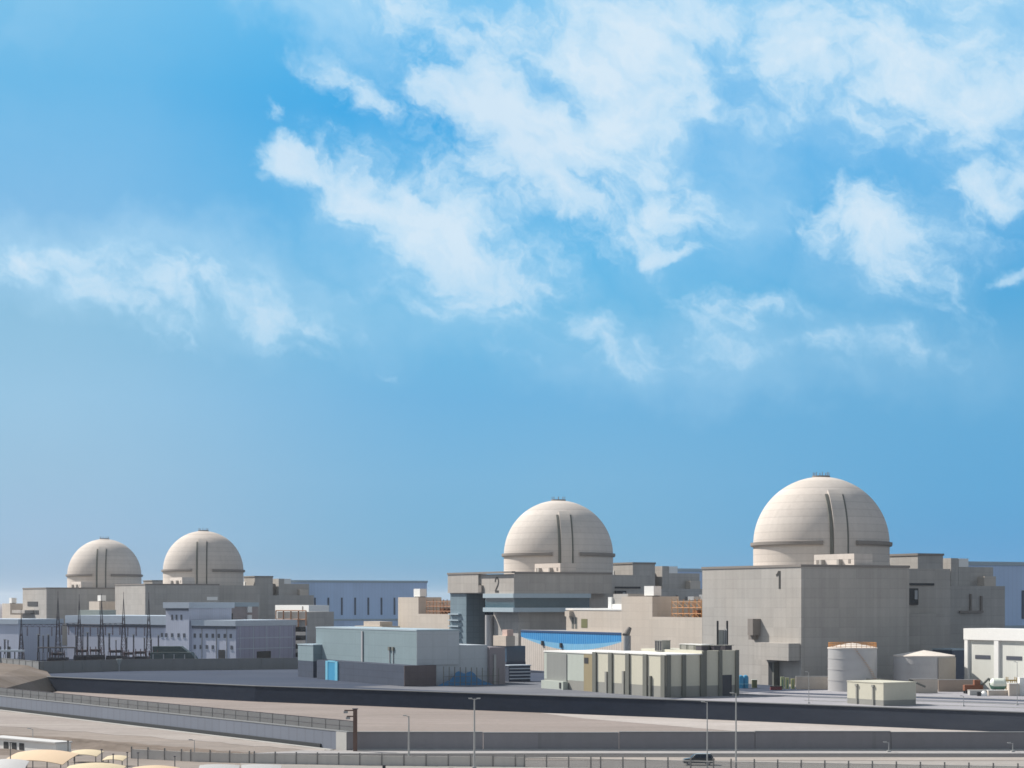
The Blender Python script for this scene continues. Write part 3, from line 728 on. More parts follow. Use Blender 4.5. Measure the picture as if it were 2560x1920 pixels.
def cream_building():
    P = Vector((44.5, 578.5))
    t = thing('cream_pilaster_building', 'cream panelled building with dark vertical pilasters, at the platform edge', 'building', (*P, 0))
    Lm = run(P, 1490, U); Lw = run(P, 1355, U); Re = run(P, 1843, W); Rm = run(P, 1755, W)
    MB().fb(P, 0, Lm, 0, Rm, 3.2, 12.2).build('wall', M_cont, t)
    MB().fb(P, .02, Lm-.02, .02, Rm, 0, 3.2).build('skirting', M_contbase, t)
    MB().fb(P, .1, Lm-6, Rm+.02, Re, 3.2, 13.4).build('end_wall', M_cont, t)
    MB().fb(P, .12, Lm-6, Rm+.02, Re-.02, 0, 3.2).build('end_skirting', M_contbase, t)
    MB().fb(P, -.25, Lm+.2, -.25, Rm, 12.2, 12.55).build('roof', M_white, t)
    # pilasters on the two street sides
    for px in (1665, 1619, 1575, 1532, 1492):
        a = max(.1, run(P, px, U)); MB().fb(P, a-.1, a+2.0, -.5, 0, 0, 12.3).build('pilaster', M_pil, t)
    for px in (1668, 1706, 1752):
        b = max(0.1, run(P, px, W)-.3); MB().fb(P, -.5, 0, b, b+1.3, 0, 12.3).build('pilaster', M_pil, t)
    for px in (1757, 1796, 1838):
        b = run(P, px, W); MB().fb(P, -.35, .1, b, b+1.2, 0, 13.5).build('pilaster', M_pil, t)
    b0, b1 = run(P, 1804, W), run(P, 1829, W)
    MB().fb(P, -.12, .1, b0, b1, 0, 6.2).build('door', M_navy, t)
    for px, h in ((1520, 6.5), (1563, 7.0), (1630, 6.0)):
        a = run(P, px, U); MB().fb(P, a, a+1.0, -.6, -.02, 0, h).build('downpipe', M_pil if px == 1630 else M_contbase, t)
    # lower wing further along
    a0 = Lm+.02
    MB().fb(P, a0, Lw, .8, 22, 3.0, 11.6).build('wing_wall', M_contgrn, t)
    MB().fb(P, a0, Lw, .82, 22, 0, 3.0).build('wing_skirting', M_contbase, t)
    MB().fb(P, a0-.1, Lw+.2, .6, 22, 11.6, 12.0).build('wing_roof', M_white, t)
    a, b = run(P, 1484, U), run(P, 1456, U)
    MB().fb(P, a, b, .5, .8, 0, 11.4).build('tan_shutter', M_tan, t)
    MB().fb(P, a+4, a+6.5, .42, .5, 8.6, 10.4).build('window', M_dark, t)
    a, b = run(P, 1412, U), run(P, 1363, U)
    MB().fb(P, a, b, .55, .8, 2.6, 11.2).build('roller_door', M_greydoor, t)
    MB().fb(P, a-1, b+.5, -1.2, .55, 0, 2.6).build('loading_step', M_contgrn, t)
    MB().fb(P, a+.3, a+1.3, -1.35, -1.2, .4, 2.2).build('step_door', M_dark, t)
    return t, P, Lm, Rm
_, PC, LmC, RmC = cream_building()
# roof plant, each its own thing
for k, (px, b, la, lb, h, nm, lab, m) in enumerate((
    (1640, 16, 12, 4, 2.4, 'air_handler', 'long low dark air handler on the roof of the cream pilastered building', M_pil),
    (1600, 22, 8, 3, 1.6, 'roof_cooler', 'pale flat cooler behind the dark air handler on the cream roof', M_white),
    (1570, 12, 4, 3, 3.4, 'roof_cabinet', 'grey green cabinet on the left part of the cream roof', M_contbase))):
    a = run(PC, px, U)
    q = pt(PC, a, b); t = thing(nm, lab, 'roof unit', (*q, 12.55), None)
    MB().fb(PC, a, a+la, b, b+lb, 12.75, 12.55+h).build('casing', m, t)
    mb = MB()
    for i in range(3): mb.fb(PC, a+.3+i*la/3, a+.3+i*la/3+la/4.5, b-.08, b, 13.0, 12.35+h)
    mb.build('grille', M_dark if m != M_pil else M_contbase, t)
    MB().fb(PC, a-.15, a+la+.15, b-.15, b+lb+.15, 12.55+h, 12.7+h).build('lid', M_white if k < 2 else M_contbase, t)
for k, (b0, lab) in enumerate(((2, 'left'), (9, 'middle'), (15.5, 'right'))):
    bb_ = RmC+.6+b0*.62
    q = pt(PC, 6, bb_); t = thing('roof_fan', f'{lab} one of three dark fan boxes on the high end of the cream building', 'roof unit', (*q, 13.4), 'fan boxes on the cream building')
    MB().fb(PC, 3, 6, bb_, bb_+2.4, 13.4, 14.75).build('casing', M_steel, t)
    MB().fb(PC, 2.8, 6.2, bb_-.15, bb_+3.15, 14.75, 14.9).build('lid', M_contbase, t)
# twin exhaust frame
c = xy(1793, 600)
t = thing('exhaust_frame', 'pair of tall black posts with grey panel and ladder above the cream building', 'exhaust frame', (*c, 13.4))
for px in (1794, 1818):
    b = run(c, px, W); q = pt(c, 0, b)
    MB().bx(q.x-.28, q.x+.28, q.y-.28, q.y+.28, 10, zz(1552, 600)).build('post', M_dark, t)
b0, b1 = run(c, 1797, W), run(c, 1816, W)
MB().fb(c, -.1, .1, b0, b1, 13, zz(1575, 600)).build('panel', M_greydoor, t)
la = MB()
for k in range(14): la.fb(c, -.4, -.15, b1-.9, b1-.2, 13.6+k*.4, 13.7+k*.4)
la.fb(c, -.42, -.14, b1-1.0, b1-.88, 13, 19.6).fb(c, -.42, -.14, b1-.22, b1-.1, 13, 19.6).build('ladder', M_kerbg, t)
# flue on the annex roof
q = xy(1568, 690)
t = thing('slanted_flue', 'short dark slanted flue standing behind the cream roof', 'flue', (*q, 0))
MB().tube((q.x, q.y, 0), (q.x, q.y, 16), 1.3, 12).build('shaft', M_steel2, t, True)
MB().tube((q.x-.5, q.y, 16), (q.x+.9, q.y+1.5, 18.6), 1.3, 12, .8).build('hood', M_ring, t, True)

# cream cube at the platform edge
P = Vector((98.8, 532))
t = thing('cream_cube', 'small cream cube hut with two pipes down its sunlit side', 'hut', (*P, 0))
l_, r_ = run(P, 2118, U), run(P, 2290, W)
MB().fb(P, 0, l_, 0, r_, 1.5, 6.0).build('wall', M_cont, t)
MB().fb(P, .02, l_-.02, .02, r_-.02, 0, 1.5).build('skirting', M_contbase, t)
MB().fb(P, -.12, l_+.12, -.12, r_+.12, 6.0, 6.25).build('roof', M_cont, t)
for px in (2143, 2184):
    a = run(P, px, U); MB().fb(P, a-.25, a+.25, -.35, 0, 0, 4.9).fb(P, a-.45, a+.45, -.5, 0, 4.9, 5.5).build('downpipe', M_contbase, t)

# ---- storage tanks by unit 1
def tank(label, px, Y, r, h, cone, railc, group):
    c = xy(px, Y)
    t = thing('storage_tank', label, 'tank', (*c, 0), group)
    sh = MB().lathe(c.x, c.y, [(r, 0), (r, h)], 64).build('shell', M_tank, t, True)
    MB().lathe(c.x, c.y, [(r+.15, h-.35), (r+.15, h), (r*.5, h+cone*.55), (.01, h+cone)], 64).build('roof', M_tankroof, t, True)
    st = MB()
    for k in range(1, 4): st.lathe(c.x, c.y, [(r+.02, h*k/4-.08), (r+.09, h*k/4-.08), (r+.09, h*k/4+.08), (r+.02, h*k/4+.08)], 64)
    st.build('shell_ring', M_tank, sh)
    if railc:
        rr = MB(); n = 28
        for k in range(n):
            a = 2*math.pi*k/n; x, y = c.x+(r-.2)*math.cos(a), c.y+(r-.2)*math.sin(a)
            rr.tube((x, y, h), (x, y, h+1.5), .07, 5)
        for z in (.5, 1.0, 1.5): rr.lathe(c.x, c.y, [(r-.27, h+z-.06), (r-.13, h+z-.06), (r-.13, h+z+.06), (r-.27, h+z+.06), (r-.27, h+z-.06)], 56)
        rr.build('guard_rail', railc, t)
        a0 = R(-20); mm = MB()
        for k in range(24):
            a = a0-R(k*3.2); mm.fb(Vector((c.x+(r+.1)*math.cos(a), c.y+(r+.1)*math.sin(a))), 0, .3, 0, .9, h*k/24, h*k/24+.12, Vector((-math.sin(a), math.cos(a))), Vector((math.cos(a), math.sin(a))))
        mm.build('stair', railc, t)
    else:
        a0, a1 = R(-150), R(-20)
        MB().lathe(c.x, c.y, [(r+.05, .2), (r+.35, .2), (r+.35, h-.6), (r+.05, h-.6)], 20, R(-75), R(15)).build('tan_shading_shell', M_tanktan, t, True)  # tan shell paints shading and reflection on one side of the tank
    return t
tank('taller steel storage tank with an orange guard rail round its roof', 2131, 622, 7.55, 13.5, 1.5, M_orange, 'storage tanks')
tank('squat steel storage tank with pale conical roof and painted tan side shading', 2310, 640, 9.6, 10.6, 1.6, None, 'storage tanks')
# dikes
def wallthing(name, label, cat, P, a0, a1, b0, b1, z0, z1, m, coping=None, group=None):
    t = thing(name, label, cat, (*pt(P, (a0+a1)/2, (b0+b1)/2), z0), group)
    MB().fb(P, a0, a1, b0, b1, z0, z1).build('wall', m, t)
    MB().fb(P, a0-.06, a1+.06, b0-.06, b1+.06, z1, z1+.2).build('coping', coping or M_coping, t)
    return t
DK = xy(1988, 632)
for (px0, px1, h, lab, m) in ((1990, 2130, 4.0, 'long beige dike wall at the foot of the taller tank', M_cream), (2131, 2272, 3.3, 'grey dike wall between the two tanks behind the cream cube', M_conc),
                              (2274, 2344, 4.2, 'short pale dike wall in front of the squat tank', M_cream), (2346, 2440, 3.6, 'brownish dike wall beside the white door building', concrete('brown_dike', (.34, .28, .235), .08, .08, 0, 0, 0, 1))):
    Y = {1990: 632, 2131: 612, 2274: 606, 2346: 616}[px0]
    p, q = xy(px0, Y), xy(px1, Y)
    d = Vector((1, 0)); e = Vector((0, 1))
    t = thing('dike_wall', lab, 'wall', (*((p+q)/2), 0), 'tank dike walls')
    MB().fb(p, 0, q.x-p.x, 0, .6, 0, h, d, e).build('wall', m, t)
    MB().fb(p, -.05, q.x-p.x+.05, -.08, .68, h, h+.18, d, e).build('coping', M_coping, t)
# white building at right with big doors
P = xy(2642, 604); l_ = run(P, 2412, U)
t = thing('white_door_building', 'white building with tall recessed doors and slot windows at the right edge', 'building', (*P, 0))
MB().fb(P, 0, l_, .8, 12, 0, 15.6).build('wall', M_offw, t)
MB().fb(P, -.1, l_+.3, -.3, 12.3, 15.6, 19.2).build('fascia', M_white, t)
ed = [2412, 2420, 2486, 2497, 2566, 2577, 2642]
for k in (0, 2, 4):
    a0, a1 = run(P, ed[k+1], U), run(P, ed[k], U); MB().fb(P, a0, a1, -.2, .8, 0, 15.6).build('pillar', M_white, t)
for k in (1, 3, 5):
    a0, a1 = run(P, ed[k+1], U), run(P, ed[k], U)
    d = MB().fb(P, a0+.5, a1-.9, .55, .8, 0, 14.4).build('door', M_offw, t)
    MB().fb(P, a0+.5+(a1-a0)*.16, a1-.9-(a1-a0)*.16, .42, .55, 9.6, 10.8).build('slot_window', M_win, d)
c = xy(2404, 668)
t = thing('grey_cabin', 'dark blue grey cabin squeezed between squat tank and white building', 'cabin', (*c, 0))
MB().fb(c, 0, 10, -4, 3, 0, 11.5).build('wall', M_halldark, t)
MB().fb(c, -.1, 10.1, -4.1, 3.1, 11.5, 12.0).build('roof', M_halltrim, t)

# ---- clutter by the tanks
q = xy(2495, 598)
t = thing('pressure_vessel', 'horizontal pressure vessel, cream on top and green below', 'tank', (*q, 0))
def half(r, x0, x1, a0, a1, m, nm):
    mb = MB(); n = 14; prof = [(x0-.9, .3), (x0-.5, .8), (x0, 1), (x1, 1), (x1+.5, .8), (x1+.9, .3)]
    vs = [(px_, q.y+r*k*math.cos(a0+(a1-a0)*i/n), 3.1+r*k*math.sin(a0+(a1-a0)*i/n)) for px_, k in prof for i in range(n+1)]
    fs = [(j*(n+1)+i, j*(n+1)+i+1, (j+1)*(n+1)+i+1, (j+1)*(n+1)+i) for j in range(len(prof)-1) for i in range(n)]
    mb.add(vs, fs).build(nm, m, t, True)
half(1.75, q.x-1.6, q.x+1.6, R(20), R(200), M_vwhite, 'upper_shell'); half(1.75, q.x-1.6, q.x+1.6, R(200), R(380), M_green, 'lower_shell')
for s in (-1.3, 1.3): MB().bx(q.x+s-.25, q.x+s+.25, q.y-1.2, q.y+1.2, 0, 1.8).build('saddle', M_dark, t)
q = xy(2436, 604)
t = thing('rusty_excavator', 'rust red machine with folded boom in front of the brownish dike', 'excavator', (*q, 0))
MB().bx(q.x-3.2, q.x+2.4, q.y-1.2, q.y+1.2, .9, 2.6).build('body', M_red, t)
MB().bx(q.x-.2, q.x+1.6, q.y-1.0, q.y+1.0, 2.6, 4.1).build('cab', M_red, t)
MB().tube((q.x+2.2, q.y, 2.4), (q.x+4.4, q.y, 4.6), .35, 6).tube((q.x+4.4, q.y, 4.6), (q.x+5.6, q.y, 1.0), .28, 6).build('boom', M_pil, t)
for s in (-1.4, 1.0): MB().bx(q.x-3, q.x+2.2, q.y+s-.3, q.y+s+.5, 0, .9).build('track', M_dark, t)
q = xy(2533, 598)
scf = thing('yellow_pipe_rack', 'ochre yellow pipe rack beside the cream and green vessel', 'pipe rack', (*q, 0))
mb = MB()
for i in range(4):
    for j in range(2): mb.tube((q.x-1.6+i*1.3, q.y+j*2, 0), (q.x-1.6+i*1.3, q.y+j*2, 5.2-(i % 2)), .13, 5)
mb.build('post', M_yel, scf)
mb = MB()
for z in (1.6, 3.0, 4.2): mb.tube((q.x-1.8, q.y, z), (q.x+2.6, q.y, z), .16, 5).tube((q.x-1.8, q.y+2, z), (q.x+2.6, q.y+2, z), .16, 5)
mb.build('pipe', M_yel, scf)
for (px, Y, w, h, d, m, nm, lab) in ((2536, 588, 3.0, 3.6, 3, M_cream, 'cream_container', 'upright cream container at the foot of the yellow pipe rack'),
                                  (2556, 590, 1.6, 5.2, 3, M_white, 'white_cabinet', 'white cabinet cut off by the right edge of the photo'),
                                  (2450, 592, 6.0, 1.4, 3, M_coping, 'concrete_block', 'pale concrete block on the ground before the rusty machine'),
                                  (2505, 590, 8.0, 1.5, 2, M_cream, 'low_plinth', 'low cream plinth in front of the horizontal vessel')):
    p = xy(px, Y); t = thing(nm, lab, 'container' if 'cont' in nm else 'block', (*p, 0))
    MB().bx(p.x-w/2, p.x+w/2, p.y, p.y+d, 0, h).build('body', m, t)
    MB().bx(p.x-w/2-.1, p.x+w/2+.1, p.y-.1, p.y+d+.1, h, h+.15).build('lid', M_white if m == M_cream else m, t)
for (px, Y, l_, lab) in ((2215, 606, 5.5, 'dark pipe spool lying on the grey dike behind the cream cube'), (2292, 602, 5.0, 'slanting dark beam leaning on the short pale dike wall'), (2178, 606, 3.2, 'short dark offcut lying behind the left of the cream cube')):
    p = xy(px, Y); o = MB().tube((p.x-l_/2, p.y-.4, 4.3), (p.x+l_/2, p.y-.4, 2.1 if l_ == 5.0 else 3.6), .32, 6).tube((p.x-l_/2, p.y-.4, 4.3), (p.x-l_/2, p.y-.4, 0), .15, 5).build('steel_beam', M_pil, None, False, (p.x, p.y, 3))
    tag(o, lab, 'beam', 'loose beams by the dikes')
p = xy(2470, 588)
t = thing('white_pickup_load', 'white covered load with dark gap beside the pale concrete block', 'load', (*p, 0))
MB().lathe(p.x-1.2, p.y, [(1.1, 0), (1.0, .8), (.5, 1.4), (.01, 1.6)], 14).build('white_cover', M_white, t, True)
MB().bx(p.x-3.2, p.x-2.2, p.y-.5, p.y+.5, 0, 1.2).build('dark_box', M_dark, t)
# blue barrels / cabin by unit 1
for k, (px, Y, lab) in enumerate(((1852, 640, 'left upright bright blue tank at the right end of the cream building'), (1864, 641, 'right upright bright blue tank at the right end of the cream building'))):
    p = xy(px, Y); t = thing('blue_tank', lab, 'tank', (*p, 0), 'upright blue tanks')
    MB().lathe(p.x, p.y, [(.9, 0), (.95, 3.4), (.7, 4.0), (.01, 4.3)], 20).build('body', M_bluedoor, t, True)
    MB().lathe(p.x, p.y, [(.98, 1.2), (1.02, 1.4), (.98, 1.6)], 20).build('band', M_bluelt, t, True)
p = xy(1886, 642)
t = thing('olive_cabinet', 'olive green cabinet at the foot of the number 1 block', 'cabinet', (*p, 0))
MB().bx(p.x-.8, p.x+.8, p.y-.6, p.y+.6, .1, 2.6).build('casing', plain('olive_paint', (.12, .13, .06), .6), t)
MB().bx(p.x-.9, p.x+.9, p.y-.7, p.y+.7, 2.6, 2.75).build('lid', M_vwhite, t)
for k, px in enumerate((1956, 1968, 1982)):
    p = xy(px, 634); t = thing('gas_cylinder_rack', ('left', 'middle', 'right')[k]+' pale green cylinder rack beside the dark doorway', 'rack', (*p, 0), 'pale green racks')
    MB().bx(p.x-.55, p.x+.55, p.y-.5, p.y+.5, .1, 3.9-.3*k).build('frame', plain('pale_green_paint_%s' % 'abc'[k], (.36+.06*k, .40+.04*k, .22), .6), t)
    MB().bx(p.x-.15, p.x+.15, p.y-.58, p.y-.5, .3, 3.0).build('strap', M_green, t)
p = xy(1940, 628)
t = thing('red_skip', 'low dark red skip in front of the dark doorway', 'skip', (*p, 0))
MB().prism([(p.x-1.8, p.y-.8), (p.x+1.8, p.y-.8), (p.x+1.8, p.y+.8), (p.x-1.8, p.y+.8)], 0, 1.1).build('body', plain('dark_red_paint', (.17, .04, .05), .6), t)
MB().bx(p.x-2.0, p.x+2.0, p.y-.9, p.y+.9, 1.1, 1.25).build('rim', M_dark, t)
# ================================================================== SWITCHYARD AND WHITE HALLS (left)
def white_hall():
    c = Vector((-124.2, 900))
    t = thing('white_hall', 'long off white hall with rows of small square windows and a stair tower', 'building', (*c, 0))
    T0, T1, E = run(c, 478, U2), run(c, 420, U2), run(c, 168, U2)
    MB().fb(c, 0, T0, 0, 38, 0, 16.6, U2, W2).build('wall', M_wbld, t)
    MB().fb(c, -.02, T0, 38.02, 39, 0, 16.6, U2, W2).fb(c, -.35, -.02, .3, 38, 0, 16.55, U2, W2).build('gable_wall', M_wbld_shaded, t)
    MB().fb(c, -.6, T0-1, -1.0, 39.4, 16.6, 19.2, U2, W2).build('parapet', M_wtrim, t)
    MB().fb(c, .2, T0-1, -.6, -.02, 15.4, 16.6, U2, W2).build('cornice_shadow', M_halldark, t)  # dark strip painted in as the shadow line under the parapet
    tw = MB().fb(c, T0+.02, T1, -1.4, 26, 0, 24.6, U2, W2).build('stair_tower', M_wbld, t)
    MB().fb(c, T0-1.0, T1+1.0, -2.2, 27, 24.6, 27.3, U2, W2).build('tower_cap', M_wtrim, tw)
    MB().fb(c, T0+.2, T1-.2, -1.8, -1.42, 23.6, 24.6, U2, W2).build('tower_shadow_line', M_halldark, tw)  # dark strip as painted shadow below the tower cap
    MB().fb(c, T1+.02, E, 0, 34, 0, 16.8, U2, W2).build('rear_hall_wall', M_wbld, t)
    MB().fb(c, T1+.02, E+.5, -.9, 34.5, 16.8, 21.0, U2, W2).build('hall_parapet', M_wtrim, t)
    MB().fb(c, T1+1, E, -.5, -.02, 15.6, 16.8, U2, W2).build('hall_shadow_line', M_halldark, t)  # same painted shadow line under the hall parapet
    for (zc, pxs) in ((12.1, list(range(487, 586, 15))+[405, 421, 436, 452, 466]), (6.9, list(range(487, 545, 15))+[579])):
        for px in pxs:
            a = run(c, px, U2); o = -1.48 if T0 < a < T1 else -.08
            w = MB().fb(c, a-.75, a+.75, o, o+.07, zc-.95, zc+.95, U2, W2).build('window', M_win, t)
            MB().fb(c, a-.95, a+.95, o-.1, o+.06, zc-1.2, zc-.96, U2, W2).build('sill', M_wtrim, w)
    for px in (436, 447, 459):
        a = run(c, px, U2); MB().fb(c, a-.6, a+.6, -1.48, -1.41, 19.2, 21.6, U2, W2).build('window', M_win, t)
    for px in (505, 541, 567):
        a = run(c, px, U2); MB().fb(c, a-.15, a+.15, -.25, -.01, 0, 15.3, U2, W2).build('downpipe', M_steel2, t)
    a0, a1 = run(c, 563, U2), run(c, 546, U2)
    MB().fb(c, a0, a1, -.15, -.01, 0, 5.8, U2, W2).build('dark_door', M_dark, t)
    MB().fb(c, -.5, -.36, 13, 22, 1.6, 5.0, U2, W2).build('dark_shutter', M_dark, t)
    gr = MB()
    for k in range(5): gr.fb(c, -.46, -.36, 2+k*8.6, 2.35+k*8.6, .2, 16.4, U2, W2)
    for z in (6.2, 11.0): gr.fb(c, -.44, -.36, .4, 38, z, z+.35, U2, W2)
    gr.build('panel_joint', M_wtrim, t)
    st = MB()
    for k in range(4): st.fb(c, -3.2, -.02, 39.1, 42.5, 1.6+k*4.0, 3.9+k*4.0, U2, W2)
    st.build('outside_stair', M_dark, t)
    MB().fb(c, -3.4, 0, 39.1, 43, 0, .4, U2, W2).fb(c, -3.4, -3.1, 42.6, 43, 0, 16.4, U2, W2).build('stair_frame', M_wtrim, t)
white_hall()
c = xy(47, 935)
t = thing('edge_hall', 'off white hall cut by the left edge of the photo', 'building', (*c, 0))
MB().fb(c, 0, 70, 0, 26, 0, 17.0, U2, W2).build('wall', M_wbld, t)
MB().fb(c, -.5, 70, -.7, 26.5, 17.0, 19.4, U2, W2).build('parapet', M_wtrim, t)
for a in (6, 13): MB().fb(c, a, a+2.2, -.1, -.01, .2, 6.5, U2, W2).build('dark_door', M_dark, t)
c = xy(480, 1010)
t = thing('mauve_block', 'shaded mauve block with two dark openings rising behind the white hall', 'building', (*c, 0))
r_ = run(c, 645, W)
MB().fb(c, 0, 40, 0, r_, 0, 25.0).build('wall', concrete('mauve_wall', (.34, .30, .30), .06, .08, 0, 0, 0, 1), t)
MB().fb(c, -.4, 40, -.4, r_+.4, 25.0, 27.2).build('roof_edge', M_halltrim, t)
for px in (549, 577):
    b = run(c, px, W); MB().fb(c, -.12, 0, b-1.1, b+1.1, 17.8, 21.6).build('dark_opening', M_dark, t)
for px in (622,):
    b = run(c, px, W); MB().fb(c, -1.5, -.01, b-1, b+1.2, 22, 25).fb(c, -1.5, -.01, b-1, b+1.2, 17.5, 20.8).build('white_duct', M_white, t)
c = xy(250, 1075)
t = thing('tan_roof_block', 'small sunlit white and green grey block between the two small domes and the white hall', 'building', (*c, 0))
MB().fb(c, 0, 24, 0, 26, 0, 18, U2, W2).build('wall', M_cream, t)
MB().fb(c, -.3, 24, -.3, 26, 18, 19, U2, W2).build('roof', M_bluepan, t)
MB().fb(c, 3, 20, 2, 14, 19, 23, U2, W2).build('roof_house', M_contgrn, t)

# lattice gantries
def mast(px, Y, py_top, label, base=1.9):
    c = xy(px, Y); zt = zz(py_top, Y); t = thing('lightning_mast', label, 'mast', (*c, 0), 'pointed switchyard masts')
    lg = MB(); br = MB()
    zb = zt-11
    for i in range(4):
        a = R(45+90*i); dx, dy = math.cos(a), math.sin(a)
        a2 = R(45+90*(i+1)); ex, ey = math.cos(a2), math.sin(a2)
        lg.tube((c.x+dx*base, c.y+dy*base, 0), (c.x+dx*.55, c.y+dy*.55, zb), .16, 4)
        lg.tube((c.x+dx*.55, c.y+dy*.55, zb), (c.x+dx*.05, c.y+dy*.05, zt-3), .12, 4)
        n = 7
        for k in range(n):
            r0 = base+(.55-base)*k/n; r1 = base+(.55-base)*(k+1)/n; z0, z1 = zb*k/n, zb*(k+1)/n
            br.tube((c.x+dx*r0, c.y+dy*r0, z0), (c.x+ex*r1, c.y+ey*r1, z1), .08, 4)
            br.tube((c.x+dx*r1, c.y+dy*r1, z1), (c.x+ex*r1, c.y+ey*r1, z1), .08, 4)
    lg.build('leg', M_steel, t); br.build('bracing', M_ins, t)
    MB().tube((c.x, c.y, zt-4), (c.x, c.y, zt), .10, 5).build('spike', M_steel, t)
    return c
MP = [(53, 880, 1522), (145, 872, 1478), (198, 880, 1486), (254, 865, 1484), (309, 876, 1480), (372, 872, 1481)]
ML = ['leftmost short pointed lattice mast of the switchyard', 'pointed lattice mast in front of the smallest dome', 'pointed lattice mast right of the smallest dome', 'pointed lattice mast just left of the square sunlit block end',
      'pointed lattice mast in front of the square sunlit block end', 'rightmost pointed lattice mast, against the shaded block of the third dome']
mc = [mast(px, Y, pt_, l) for (px, Y, pt_), l in zip(MP, ML)]
for k in range(5):
    p, q = mc[k], mc[k+1]; m_ = (p+q)/2
    nm = ['first', 'second', 'third', 'fourth', 'fifth'][k]
    t = thing('gantry_beam', f'{nm} lattice beam from the left hung between two pointed masts', 'gantry beam', (m_.x, m_.y, 16), 'lattice beams between the masts')
    z = 16.6+.5*(k % 2); mb = MB(); d = (q-p)
    for o in (0, 1.1): mb.tube((p.x, p.y, z+o), (q.x, q.y, z+o), .13, 4)
    n = max(5, int(d.length/1.5))
    for i in range(n):
        a = p+d*i/n; b = p+d*(i+1)/n; mb.tube((a.x, a.y, z+1.1*(i % 2)), (b.x, b.y, z+1.1*((i+1) % 2)), .08, 4)
    mb.build('truss', M_steel, t)
    for i in range(3):
        a = p+d*(i+.5)/3; s = MB()
        for j in range(9): s.cyl(a.x, a.y, .34, z-.5-j*.42, z-.28-j*.42, 8)
        s.tube((a.x, a.y, z), (a.x, a.y, z-4.1), .08, 5).build('insulator_string', M_ins, t)
def apparatus(px, Y, py_top, label, fat=1.0, name='insulator_post'):
    c = xy(px, Y); zt = zz(py_top, Y); t = thing(name, label, 'insulator post', (*c, 0), 'switchyard insulator posts')
    zs_ = zt*.45
    MB().tube((c.x-.35*fat, c.y, 0), (c.x-.35*fat, c.y, zs_), .13*fat, 5).tube((c.x+.35*fat, c.y, 0), (c.x+.35*fat, c.y, zs_), .13*fat, 5).build('support', M_steel, t)
    s = MB(); s.cyl(c.x, c.y, .22*fat, zs_, zt-.4, 8); n = int((zt-zs_)/.55)
    for j in range(n): s.cyl(c.x, c.y, .42*fat, zs_+j*.55+.1, zs_+j*.55+.3, 8)
    s.build('insulator', M_equip, t)
    MB().cyl(c.x, c.y, .55*fat, zt-.4, zt, 8).build('cap', M_steel2, t)
AP = [(96, 848, 1585, 1.3), (108, 846, 1588, .8), (121, 850, 1586, 1.3), (190, 846, 1588, 1.0), (207, 852, 1584, .8), (219, 846, 1580, 1.1), (246, 850, 1586, .8), (273, 848, 1582, 1.2),
      (317, 846, 1592, .9), (334, 850, 1586, 1.0), (361, 848, 1594, .9), (378, 852, 1597, .9), (396, 846, 1587, 1.0), (12, 850, 1598, 1.2), (20, 850, 1600, .8), (152, 852, 1604, .7), (290, 852, 1600, .7)]
for k, (px, Y, py, f_) in enumerate(sorted(AP)):
    pos_ = ['first', 'second', 'third', 'fourth', 'fifth', 'sixth', 'seventh', 'eighth', 'ninth', 'tenth', 'eleventh', 'twelfth', 'thirteenth', 'fourteenth', 'fifteenth', 'sixteenth', 'seventeenth'][k]
    apparatus(px, Y, py, f'{"thick" if f_ > 1.05 else "slim"} dark insulator post, {pos_} from the left in the switchyard', f_)
def transformer(px, Y, w, h, label):
    c = xy(px, Y); t = thing('transformer', label, 'transformer', (*c, 0), 'switchyard transformers')
    MB().bx(c.x-w/2, c.x+w/2, c.y-1.8, c.y+1.8, .4, h*.7).build('tank', M_equip, t)
    rd = MB()
    n = max(5, int(w/.6))
    for i in range(n): rd.bx(c.x-w/2+i*w/n+.1, c.x-w/2+i*w/n+.35, c.y-3.0, c.y-1.82, .8, h*.62)
    rd.build('radiator', M_steel, t)
    for i in range(3):
        x = c.x-w*.32+w*.32*i; b = MB().tube((x, c.y, h*.7), (x, c.y-.6, h+1.2), .2, 6)
        for j in range(4): b.cyl(x, c.y-.1-.12*j, .4, h*.75+j*.5, h*.75+.2+j*.5, 8)
        b.build('bushing', M_ins, t)
    MB().tube((c.x-w*.4, c.y+.9, h*.95), (c.x+w*.25, c.y+.9, h*.95), .6, 10).tube((c.x-w*.2, c.y+.9, h*.7), (c.x-w*.2, c.y+.9, h*.95), .12, 5).build('conservator', M_steel, t)
for k, (px, w, h, l) in enumerate(((146, 8, 6.0, 'low dark transformer under the frame at the left of the switchyard'), (206, 6.5, 7.2, 'dark transformer between the slim posts left of the yard centre'), (240, 7, 7.5, 'bulky dark transformer near the yard centre'),
                                   (291, 8, 7.0, 'dark transformer right of the yard centre'), (322, 6, 6.2, 'smaller dark transformer beside the reddish unit'), (352, 6.5, 6.5, 'reddish dark transformer left of the dark sloping shelter'), (384, 5.5, 6.0, 'rightmost dark transformer, against the dark sloping shelter'))):
    transformer(px, 842+k % 2*3, w, h, l)
# busbar frame
p, q = xy(95, 840), xy(187, 840)
t = thing('busbar_frame', 'long dark horizontal frame on posts at the left of the switchyard', 'frame', (*((p+q)/2), 0))
MB().tube((p.x, p.y, zz(1619, 840)), (q.x, q.y, zz(1619, 840)), .3, 6).build('beam', M_equip, t)
for k in range(4):
    a = p+(q-p)*k/3; MB().tube((a.x, a.y, 0), (a.x, a.y, zz(1619, 840)), .25, 6).build('post', M_equip, t)
